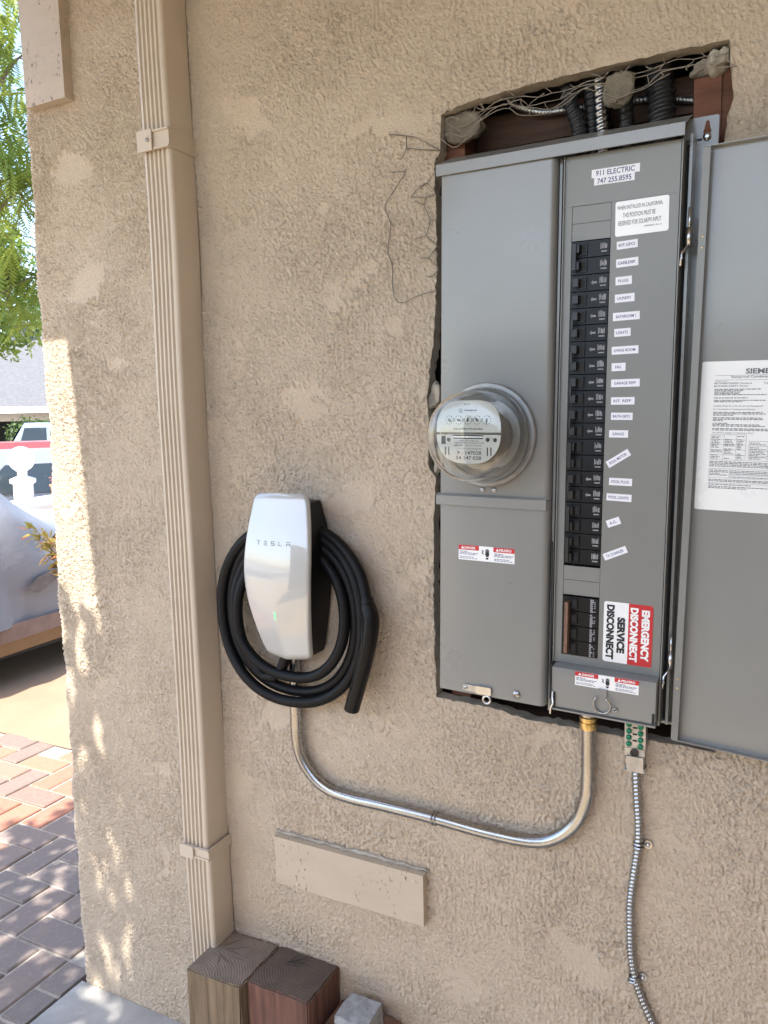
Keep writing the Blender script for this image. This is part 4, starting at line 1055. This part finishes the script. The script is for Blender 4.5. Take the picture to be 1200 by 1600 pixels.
bm = bmesh.new(); tube(bm, resample(catmull([(x, -.0115, z) for x, z in apts], 16), .0011), .0068, 10, rfun=helix(.0070, .26)); part('armour', bm, 'zinc', ac, smooth=True)
clamp(.0950, .729, (0, 0, 1), .0070, (1, 0), ac, -.0115); clamp(.0905, .480, (.15, 0, 1), .0070, (1, .1), ac, -.0115)

# ---------------------------------------------------------------- flexible conduits inside the opening
def flex(name, pts, r, pitch, mat, lab, grp=None, dep=.22, n=14):
    bm = bmesh.new(); P_ = resample(catmull(pts, 14), pitch/5.0); tube(bm, P_, r, n, rfun=helix(pitch, dep))
    return tag(obj(name, bm, mat, smooth=True), lab, 'conduit', grp)
flex('flexible_conduit', [(-.060, .055, 2.12), (-.050, .05, 2.02), (-.042, .045, 1.975), (-.026, .045, 1.925), (-.022, .045, 1.85)], .0122, .011, 'black_steel', 'leftmost thick black ribbed conduit behind the chicken wire')
flex('flexible_conduit', [(-.016, .06, 2.12), (-.014, .06, 2.02), (-.010, .06, 1.97), (-.006, .06, 1.85)], .0112, .011, 'black_steel', 'black ribbed conduit just right of the leftmost one')
flex('flexible_conduit', [(.004, .075, 2.12), (.006, .075, 2.0), (.009, .075, 1.85)], .0100, .010, 'black_steel', 'thin black ribbed conduit tucked behind the silver one')
flex('flexible_conduit', [(.006, .045, 2.12), (.006, .045, 2.01), (.008, .045, 1.97), (.012, .045, 1.90), (.012, .045, 1.85)], .0105, .0105, 'zinc', 'bright silver spiral conduit beside the round mortar lump')
flex('flexible_conduit', [(.048, .055, 2.12), (.047, .055, 1.98), (.048, .055, 1.92), (.05, .055, 1.85)], .0112, .011, 'black_steel', 'black ribbed conduit below the round mortar lump')
flex('flexible_conduit', [(.092, .055, 2.12), (.096, .055, 2.0), (.101, .055, 1.95), (.106, .055, 1.85)], .0205, .013, 'black_steel', 'thickest black ribbed conduit left of the red stud', n=18)
flex('armoured_cable', [(-.175, .05, 2.035), (-.150, .062, 2.002), (-.125, .066, 1.986), (-.09, .070, 1.975), (-.05, .072, 1.973), (-.02, .085, 1.975), (.05, .082, 1.970), (.10, .080, 1.962), (.15, .080, 1.950)], .0055, .0062, 'dull_steel', 'thin silver armoured cable crossing the opening behind the conduits')

# ---------------------------------------------------------------- chicken wire torn from the stucco
def strand(bm, pts, r=.0009, n=6, sub=4): tube(bm, catmull([p if len(p) == 3 else (p[0], -.006, p[1]) for p in pts], sub), r, n)
cw = empty('chicken_wire', (-.02, .01, 1.98), 'frayed chicken wire lath along the top of the opening', 'wire mesh'); bpy.context.view_layer.update()
rng = random.Random(8); bm = bmesh.new()
nodes = {}
for row in range(5):
    for i in range(24):
        x = -.250+.0195*i+(.00975 if row % 2 else 0); t = (x+.25)/.45
        z = 1.9895+.006*t-row*(.0092+.003*math.sin(i*.9))-(.012 if x < -.2 else 0)*row/3+rng.gauss(0, .002)
        nodes[row, i] = Vector((x+rng.gauss(0, .003), .012-row*.004+rng.gauss(0, .003)+.004*math.sin(i*.7), z))
for row in range(1, 5):
    pts = [nodes[row, i] for i in range(24)]
    if row == 4: pts = pts[:20]
    strand(bm, [tuple(p) for p in pts], .0007, 6, 2)
tag(part('strand', bm, 'rust_wire', cw, smooth=True), kind='stuff')
bm = bmesh.new()
for row in range(4):
    for i in range(24):
        if (i+row) % 2: strand(bm, [tuple(nodes[row, i]), tuple((nodes[row, i]+nodes[row+1, i])/2+Vector((rng.gauss(0, .003), 0, 0))), tuple(nodes[row+1, i])], .0006)
for i in range(9):
    p = nodes[1, rng.randrange(2, 22)]; strand(bm, [tuple(p), tuple(p+Vector((rng.uniform(-.012, .012), -.010, rng.uniform(-.005, .014))))], .0008)
tag(part('link', bm, 'rust_wire', cw, smooth=True), kind='stuff')
cl = empty('chicken_wire', (-.27, -.005, 1.8), 'broken chicken wire ends curling over the left edge of the opening', 'wire mesh'); bpy.context.view_layer.update()
bm = bmesh.new()
for s_ in ([(-.296, 1.866), (-.279, 1.870), (-.264, 1.886), (-.253, 1.861)], [(-.311, 1.851), (-.302, 1.860), (-.280, 1.869), (-.254, 1.842)], [(-.311, 1.851), (-.283, 1.845), (-.254, 1.851)], [(-.306, 1.843), (-.287, 1.834), (-.283, 1.845)], [(-.287, 1.834), (-.275, 1.806), (-.254, 1.804)], [(-.275, 1.806), (-.283, 1.781), (-.307, 1.777)], [(-.283, 1.781), (-.262, 1.760), (-.255, 1.754)], [(-.262, 1.760), (-.280, 1.742), (-.296, 1.744)], [(-.280, 1.742), (-.258, 1.721)], [(-.258, 1.721), (-.274, 1.709), (-.284, 1.711)]): 
    tube(bm, [(x, -.0055, z) for x, z in s_], .0007, 6)
tag(part('strand', bm, 'wire', cl, smooth=True), kind='stuff')
bm = bmesh.new()
for s_ in ([(-.352, 1.963), (-.324, 1.956), (-.302, 1.950), (-.281, 1.937), (-.252, 1.918)], [(-.318, 1.954), (-.318, 1.933), (-.328, 1.919)], [(-.320, 1.934), (-.291, 1.927), (-.254, 1.919)]): tube(bm, [(x, -.0065, z) for x, z in s_], .0008, 6)
tag(part('strand', bm, 'wire', cl, smooth=True), kind='stuff')
bm = bmesh.new(); pts = catmull([(-.319, -.009, 1.893), (-.345, -.008, 1.864), (-.363, -.007, 1.839), (-.352, -.007, 1.809), (-.359, -.007, 1.766), (-.351, -.007, 1.736), (-.350, -.008, 1.697), (-.344, -.008, 1.674), (-.328, -.008, 1.669), (-.299, -.007, 1.679), (-.261, -.004, 1.686)], 6)
tube(bm, [(-.352, -.010, 1.898)]+pts, .0008, 6)
tag(obj('loose_wire', bm, 'wire', smooth=True), 'long loose bent wire dangling left of the panel', 'wire')

# ---------------------------------------------------------------- beyond the wall: covered car
cc = empty('covered_car', (-4.3, .6, 0), 'car under a torn silver grey cover on the driveway', 'car'); bpy.context.view_layer.update()
PRO = [(-1.95, .55), (-1.8, .80), (-1.2, .90), (-.4, .98), (.2, 1.34), (.8, 1.42), (1.35, 1.36), (1.62, 1.24), (1.98, .90), (2.5, .85), (3.1, .82), (3.3, .76), (3.38, .5)]
def car_cover(mode):
    bm = bmesh.new(); g = []; ny = 60; nk = 26
    for i in range(ny+1):
        y = -1.95+5.33*i/ny; zt = float(np.interp(y, [p[0] for p in PRO], [p[1] for p in PRO])); row = []
        e = min(1, (y+1.95)/.35, (3.38-y)/.35); wide = .86*(.72+.28*math.sqrt(max(0, 1-(1-max(e, 0))**2)))
        for k in range(nk+1):
            a = math.pi*k/nk; c, s = math.cos(a), math.sin(a)
            sh = abs(c)**.55; x = wide*math.copysign(sh, c); zz = .36+(zt-.36)*(abs(s)**.62)
            if zt > 1.0: x *= 1-.22*max(0, (zz-.9)/.5)
            fold = .02*math.sin(y*9+zz*6)+.018*math.sin(y*19+zz*7+c*4)+.012*math.sin(zz*30+y*11)
            row.append(bm.verts.new((-4.34+x+fold*c, y, zz+fold*s*.6)))
        g.append(row)
    for i in range(ny):
        for k in range(nk): bm.faces.new((g[i][k], g[i+1][k], g[i+1][k+1], g[i][k+1]))
    return bm
part('cover', car_cover(0), 'cover_cloth', cc, smooth=True)
def skirt(z0, z1, off0, off1, mat, name):
    bm = bmesh.new(); ring0, ring1 = [], []
    outl = []
    for k in range(48):
        a = 2*math.pi*k/48; c, s = math.cos(a), math.sin(a)
        outl.append((math.copysign(abs(c)**.4, c), math.copysign(abs(s)**.4, s)))
    for c, s in outl:
        ring0.append(bm.verts.new((-4.34+c*(.86+off0), .715+s*(2.64+off0), z0+.012*math.sin(9*s+4*c)))); ring1.append(bm.verts.new((-4.34+c*(.86+off1), .715+s*(2.64+off1), z1)))
    for k in range(48): bm.faces.new((ring0[k], ring0[(k+1) % 48], ring1[(k+1) % 48], ring1[k]))
    return part(name, bm, mat, cc, smooth=True)
skirt(.27, .375, .0, .012, 'cover_trim', 'cover_hem'); skirt(.19, .275, -.035, -.015, 'bounce_orange', 'bumper')
part('underbody', bx(-5.12, -3.55, -1.6, 3.0, .17, .36), 'rubber', cc)
for x in (-5.05, -3.75):
    for y in (-.95, 2.62):
        bm = bmesh.new(); lathe(bm, [(.0001, -.10), (.30, -.10), (.32, -.07), (.32, .07), (.30, .10), (.0001, .10)], (x, y, .32-.0), 'x', 24); part('wheel', bm, 'rubber', cc, smooth=True, angle=40)
bm = bmesh.new(); tp = [(-.02, 0), (.06, .06), (.12, .075), (.22, .085), (.30, .13), (.27, .07), (.18, .02), (.06, -.03)]
bm.faces.new([bm.verts.new((-3.462, 1.60+a_, .545+b_)) for a_, b_ in tp]); part('tear', bm, 'tear', cc)

# other cars, low detail for their distance
def car(name, loc, rz, mat, label, L=4.5, W_=1.8, Hh=1.6, suv=True):
    e = empty(name, loc, label, 'car'); e.rotation_euler = (0, 0, rz)
    hl = L/2
    lowp = [(-hl, .35), (-hl, .75), (-hl+.1, .92), (-hl+1.2, 1.0), (hl-.2, 1.02), (hl, .85), (hl, .35)]
    bm = bmesh.new(); prism(bm, lowp, -W_/2, W_/2); obj('body', bm, mat, e, bevel=.06, seg=3, smooth=True, angle=40)
    cab = [(-hl+1.1, 1.0), (-hl+1.9, Hh), (hl-.5 if suv else hl-1.5, Hh), (hl-.1 if suv else hl-.8, 1.02)]
    bm = bmesh.new(); a = [bm.verts.new((x, -W_/2*(.95 if z < 1.1 else .80), z)) for x, z in cab]; b = [bm.verts.new((x, W_/2*(.95 if z < 1.1 else .80), z)) for x, z in cab]
    bm.faces.new(a); bm.faces.new(b[::-1])
    for i in range(4): bm.faces.new((a[(i+1) % 4], a[i], b[i], b[(i+1) % 4]))
    obj('cabin', bm, mat, e, bevel=.05, seg=2, smooth=True, angle=40)
    for s in (-1, 1):
        xs_ = [(-hl+1.45, -hl+1.98, .0), (0, 0, 0)]
        for x0, x1 in ((-hl+1.55, -hl+2.45), (-hl+2.55, hl-1.35 if not suv else hl-1.25), ) + (((hl-1.15, hl-.5),) if suv else ()):
            bm = bmesh.new(); bm.faces.new([bm.verts.new((x, s*W_/2*(.955 if z < 1.2 else .835)+s*.012, z)) for x, z in ((x0, 1.09), (x1, 1.09), (x1, Hh-.14), (x0+(.35 if x0 < -hl+1.6 else 0), Hh-.14))]); obj('window', bm, 'car_glass', e)
        for x in (-hl+.85, hl-.85):
            bm = bmesh.new(); lathe(bm, [(.0001, -.1), (.30, -.1), (.33, -.07), (.33, .07), (.30, .1), (.0001, .1)], (x, s*(W_/2-.08), .33), '-y', 20); obj('wheel', bm, 'rubber', e, smooth=True, angle=40)
    for x, n_, z0, z1 in ((-hl+1.46, 'windscreen', 1.08, Hh-.1), (hl-.26 if suv else hl-1.1, 'rear_window', 1.1, Hh-.1)):
        bm = bmesh.new(); dx = .36 if n_ == 'windscreen' else -.17
        bm.faces.new([bm.verts.new(p) for p in ((x-dx-.04*(1 if dx > 0 else -1), -W_*.43, z0), (x-dx-.04*(1 if dx > 0 else -1), W_*.43, z0), (x+dx-.04*(1 if dx > 0 else -1), W_*.37, z1), (x+dx-.04*(1 if dx > 0 else -1), -W_*.37, z1))]); obj(n_, bm, 'car_glass', e)
    return e
car('parked_car', (-7.9, 5.2, -.37), R(62), 'white_car', 'white car parked at the foot of the driveway', 4.6, 1.8, 1.55)
car('parked_car', (-12.4, 8.3, -.76), R(52), 'red_car', 'red car parked in the street behind the white car', 4.8, 1.85, 1.95, True)
car('parked_car', (-18.2, 14.0, -.78), R(40), 'silver_car', 'silver car in front of the grey roofed house', 4.6, 1.85, 2.35)

# low white wall with pots and a globe lamp
lw_ = empty('garden_wall', (-6.6, 4.5, -.3), 'low white garden wall below the globe lamp', 'wall'); bpy.context.view_layer.update()
bm = bmesh.new(); box(bm, -.1, .1, -1.2, 1.4, 0, .95); o = obj('wall_body', bm, 'white_paint', lw_); bm = bmesh.new(); box(bm, -.14, .14, -1.24, 1.44, .952, 1.02); obj('coping', bm, 'white_paint', lw_, bevel=.01)
lw_.rotation_euler = (0, 0, R(12))
lp = empty('globe_lamp', (-6.90, 4.30, -.3), 'white globe lamp on a short white pillar', 'lamp'); bpy.context.view_layer.update()
bm = bmesh.new(); bmesh.ops.create_uvsphere(bm, u_segments=28, v_segments=16, radius=.135); bmesh.ops.translate(bm, vec=(0, 0, 1.42), verts=bm.verts); obj('globe', bm, 'lamp_globe', lp, smooth=True)
bm = bmesh.new(); lathe(bm, [(.10, 0), (.10, 1.15), (.13, 1.17), (.13, 1.21), (.05, 1.24), (.05, 1.29), (.07, 1.30)], (0, 0, 0), 'z', 20); obj('pillar', bm, 'white_paint', lp, smooth=True, angle=35)
for k, (yy_, mt, lab) in enumerate(((4.50, 'pink', 'pink flower pot nearest the globe lamp on the white wall'), (4.72, 'white_paint', 'white pot right of the pink one on the white wall'), (4.90, 'white_paint', 'rightmost white pot on the white wall'))):
    e = empty('flower_pot', (-6.62+.02*k, yy_, .722), lab, 'pot'); bm = bmesh.new(); lathe(bm, [(.0001, 0), (.05, 0), (.07, .10), (.078, .10), (.078, .12), (.06, .12), (.0001, .11)], (0, 0, 0), 'z', 16); obj('pot', bm, 'pot' if k == 0 else mt, e, smooth=True, angle=35)
    bm = bmesh.new(); g = random.Random(k)
    for _ in range(26):
        c = Vector((g.gauss(0, .04), g.gauss(0, .04), .14+abs(g.gauss(0, .05)))); n_ = Vector((g.gauss(0, 1), g.gauss(0, 1), g.gauss(0, 1))).normalized(); t = n_.orthogonal().normalized(); b = n_.cross(t)
        bm.faces.new([bm.verts.new(c+t*x+b*y_) for x, y_ in ((-.02, 0), (0, -.014), (.02, 0), (0, .014))])
    obj('flowers', bm, 'pink' if k != 2 else 'leaf_green', e)

# house across the street
hs = empty('house', (-24, 18, -.78), 'house across the street with a grey shingle hip roof and open garage', 'house'); hs.rotation_euler = (0, 0, R(38))
bm = bmesh.new(); ev_ = 2.92
box(bm, -4.6, -2.6, -.2, .0, 0, ev_-.02); box(bm, 1.6, 7, -.2, 0, 0, ev_-.02); box(bm, -4.6, 7, 6, 6.2, 0, ev_-.02); box(bm, -4.8, -4.6, -.2, 6.2, 0, ev_-.02); box(bm, -2.6, 1.6, -.2, 0, 2.45, ev_-.02)
obj('wall', bm, 'house_wall', hs)
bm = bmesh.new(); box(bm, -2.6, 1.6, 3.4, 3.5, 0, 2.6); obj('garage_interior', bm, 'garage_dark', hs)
bm = bmesh.new(); v = [bm.verts.new(p) for p in ((-5.6, -1.1, ev_), (8, -1.1, ev_), (8, 7, ev_), (-5.6, 7, ev_), (-1.6, 2.95, 5.75), (.6, 2.95, 5.75))]
for f in ((0, 1, 5, 4), (1, 2, 5), (2, 3, 4, 5), (3, 0, 4), (3, 2, 1, 0)): bm.faces.new([v[i] for i in f])
rf = obj('roof', bm, 'shingle', hs)
bm = bmesh.new(); box(bm, -.9, -.3, 2.6, 3.1, 5.6, 6.15); box(bm, -1.0, -.2, 2.5, 3.2, 6.151, 6.25); obj('chimney', bm, 'shingle', rf)
bm = bmesh.new(); box(bm, -5.6, 8, -1.14, -1.102, ev_-.2, ev_+.02); obj('fascia', bm, 'white_paint', rf)

# ---------------------------------------------------------------- plants
def leafquads(n, gen, lw, seed, name, mat, parent=None, curl=.25):
    """n leaf-shaped four-sided blades; gen(rng) -> centre, direction, normal, scale"""
    g = random.Random(seed); V, F = [], []
    for _ in range(n):
        c, d, nn, s = gen(g); d = d.normalized(); b = d.cross(nn).normalized(); k = len(V)
        V += [c, c+d*s*.5+b*s*lw+nn*s*curl*.2, c+d*s, c+d*s*.5-b*s*lw+nn*s*curl*.2]; F.append((k, k+1, k+2, k+3))
    me = bpy.data.meshes.new(name); me.from_pydata([tuple(v) for v in V], [], F)
    return meshobj(name, me, mat, parent)
def rnd(g): 
    while True:
        v = Vector((g.uniform(-1, 1), g.uniform(-1, 1), g.uniform(-1, 1)))
        if .05 < v.length < 1: return v
def limb(bm, pts, r0, r1, n=8):
    P_ = catmull(pts, 6); tube(bm, P_, [r0+(r1-r0)*i/(len(P_)-1) for i in range(len(P_))], n)
def feathery(name, base, crowns, nf, label, seed, mat='leaf_lime', fl=.42, nl=12, trunk_r=.16, group=None):
    """tree with pinnate fronds: trunk, limbs to each crown lobe, leaflets in rows"""
    e = empty(name, base, label, 'tree', group); B0 = Vector(base); g = random.Random(seed)
    bm = bmesh.new(); top = Vector((0, 0, 2.2)); limb(bm, [(0, 0, 0), (.08, .03, 1.1), tuple(top)], trunk_r, trunk_r*.7)
    for c, r in crowns:
        d = Vector(c)-B0; limb(bm, [tuple(top-Vector((0, 0, .15))), tuple(top.lerp(d, .5)+Vector((0, 0, .3))), tuple(d)], trunk_r*.5, .02, 6)
        for _ in range(7):
            q = rnd(g)*r*.9; limb(bm, [tuple(top.lerp(d, .75)), tuple(d.lerp(d+q, .5)+Vector((0, 0, .1))), tuple(d+q)], .022, .006, 5)
    obj('trunk', bm, 'bark', e, smooth=True)
    V, F = [], []
    tot = sum(r**2 for _, r in crowns)
    for c, r in crowns:
        for _ in range(int(nf*r*r/tot)):
            p = Vector(c)-B0+rnd(g)*r; dr = Vector((g.gauss(0, 1), g.gauss(0, 1), g.gauss(-.5, .5))).normalized(); sd = dr.cross(Vector((0, 0, 1))).normalized(); nn = sd.cross(dr); L = fl*g.uniform(.6, 1.2)
            for k in range(nl):
                t = (k+.5)/nl; a = p+dr*L*t-Vector((0, 0, 1))*L*.35*t*t; ll = L*.30*math.sin(math.pi*min(1, t*.9+.1))**.7; wd = L*.042
                for s in (-1, 1):
                    tip = a+(sd*s+dr*.5).normalized()*ll-nn*ll*.15; q = dr*wd; i = len(V); V += [a-q, a.lerp(tip, .5)-q*1.2, tip, a.lerp(tip, .5)+q*1.2]; F.append((i, i+1, i+2, i+3))
    me = bpy.data.meshes.new('crown'); me.from_pydata([tuple(v) for v in V], [], F); meshobj('crown', me, mat, e)
    return e
feathery('feathery_tree', (-9.6, 4.2, -.35), [((-7.9, 5.0, 5.2), 1.0), ((-8.3, 5.4, 4.2), .95), ((-7.4, 4.4, 6.0), .8), ((-9.4, 5.6, 5.6), 1.2), ((-9.0, 4.0, 6.2), 1.1), ((-8.4, 5.6, 3.3), .6), ((-10.4, 4.6, 5.4), 1.2)], 1500, 'lime green feathery leaved tree at the upper left', 5)
def bushy(name, base, crowns, n, ls, label, seed, mat, trunk_r=.2, lw=.3, group=None):
    e = empty(name, base, label, 'tree', group); B0 = Vector(base); g0 = random.Random(seed)
    bm = bmesh.new(); top = Vector((0, 0, max(1.0, (crowns[0][0][2]-base[2])*.45))); limb(bm, [(0, 0, 0), (.06, -.04, top.z*.5), tuple(top)], trunk_r, trunk_r*.65)
    for c, r in crowns:
        d = Vector(c)-B0; limb(bm, [tuple(top-Vector((0, 0, .1))), tuple(top.lerp(d, .55)), tuple(d)], trunk_r*.45, .02, 6)
    obj('trunk', bm, 'bark', e, smooth=True)
    tw = sum(r**2.2 for _, r in crowns); cum = []
    def gen(g):
        x = g.random()*tw
        for c, r in crowns:
            x -= r**2.2
            if x <= 0: break
        q = rnd(g); q = q.normalized()*(q.length**.45); q = q*(1+.18*math.sin(q.x*9+c[0])*math.cos(q.z*8)); p = Vector(c)-B0+q*r
        return p, Vector((g.gauss(0, 1), g.gauss(0, 1), g.gauss(0, .8))), (q+Vector((g.gauss(0, .5), g.gauss(0, .5), .6))).normalized(), ls*g.uniform(.6, 1.3)
    leafquads(n, gen, lw, seed+1, 'crown', mat, e)
    return e
bushy('leafy_tree', (-17.5, 10.6, -.78), [((-17.2, 11.0, 5.1), 1.7), ((-16.6, 11.6, 4.2), 1.1), ((-17.9, 11.6, 6.1), 1.4), ((-16.2, 10.6, 5.6), 1.1), ((-17.9, 10.2, 3.6), 1.2)], 9000, .17, 'rounded green leafy tree in front of the grey roof', 31, 'leaf_lime')
bushy('leafy_tree', (-34, 30, -.78), [((-34, 30, 5.5), 3.4), ((-31.5, 32, 5.0), 2.6), ((-36, 27.5, 5), 2.6)], 6000, .4, 'dark green tree rising behind the grey roofed house', 41, 'leaf_green', .35)
bushy('leafy_shrub', (-20.2, 15.6, -.78), [((-20.2, 15.6, .9), .8), ((-20.7, 15.3, 1.2), .6)], 1800, .12, 'green shrub standing before the garage of the far house', 51, 'leaf_green', .05)

# thin shrub peeping round the wall corner: arching stems with red tipped leaves
sh = empty('corner_shrub', (-2.30, 1.16, 0), 'sparse shrub with yellow green and reddish leaves beside the wall corner', 'shrub')
g = random.Random(77); bm = bmesh.new(); tips = []
for k in range(12):
    tx, ty, tz = g.uniform(-.37, -.13), g.uniform(-.16, .10), g.uniform(.72, 1.2)
    pts = [(g.uniform(-.04, .04), g.uniform(-.04, .04), 0), (tx*.3, ty*.3, tz*.5), (tx*.7, ty*.7, tz*.85), (tx, ty, tz)]; P_ = catmull(pts, 6); tube(bm, P_, [.006-.0045*i/(len(P_)-1) for i in range(len(P_))], 6)
    tips.append([P_[i] for i in range(7, len(P_))])
obj('stem', bm, 'bark', sh, smooth=True)
def gs(g):
    t = g.choice(tips); p = g.choice(t); d = Vector((g.gauss(-.3, 1), g.gauss(0, 1), g.gauss(.1, .7)))
    return p+d.normalized()*g.uniform(0, .05), d, Vector((g.gauss(0, .5), g.gauss(0, .5), 1)).normalized(), g.uniform(.03, .06)
leafquads(1900, gs, .2, 3, 'leaves', 'leaf_mix', sh); leafquads(200, gs, .18, 4, 'new_leaves', 'leaf_red', sh)

# the tree that dapples the lower left of the wall (stands out of the picture, to the left)
st_ = empty('shade_tree', (-4.5, -1.7, -.03), 'broad leafed tree shading the paving left of the viewer', 'tree')
B0 = Vector((-4.5, -1.7, -.03)); bm = bmesh.new()
limb(bm, [(0, 0, 0), (.05, .06, 1.2), (.2, .3, 2.4)], .13, .09); ends = [(-1.9, -1.6, 2.6), (-1.45, -1.5, 2.55), (-2.0, -1.3, 2.6), (-2.4, -2.0, 3.5), (-3.2, -2.6, 3.7), (-2.2, -2.8, 3.6), (-3.4, -3.6, 3.6)]
for q in ends: d = Vector(q)-B0; limb(bm, [(.2, .3, 2.35), tuple(Vector((.2, .3, 2.35)).lerp(d, .5)+Vector((0, 0, .15))), tuple(d)], .05, .012, 6)
obj('trunk', bm, 'bark', st_, smooth=True)
def hit(p):
    t = (p.y-0)/-SUN.y; z = p.z+SUN.z*t; x = p.x+SUN.x*t
    return x, z
def gt(g):
    while True:
        if g.random() < .68:
            gx, gy, hz = g.uniform(-2.14, -1.02), g.uniform(-.7, .74), g.uniform(2.25, 2.72)
            p = Vector((gx, gy, 0))+SUN*(hz/SUN.z); wx, wz = hit(p)
            if p.y > -.2: continue
            if gx < -2.12+.05*math.sin(gy*9): continue
            if wx > -1.34 and wz > .92+.10*math.sin(wx*30): continue
        else:
            p = Vector((g.uniform(-4.2, -1.2), g.uniform(-4.4, -1.9), 3.5+g.gauss(0, .35)))
        return p-B0, Vector((g.gauss(0, 1), g.gauss(0, 1), g.gauss(-.3, .4))), Vector((g.gauss(0, .45), g.gauss(0, .45), 1)).normalized(), g.uniform(.065, .115)
leafquads(2400, gt, .30, 9, 'crown', 'leaf_dark', st_)
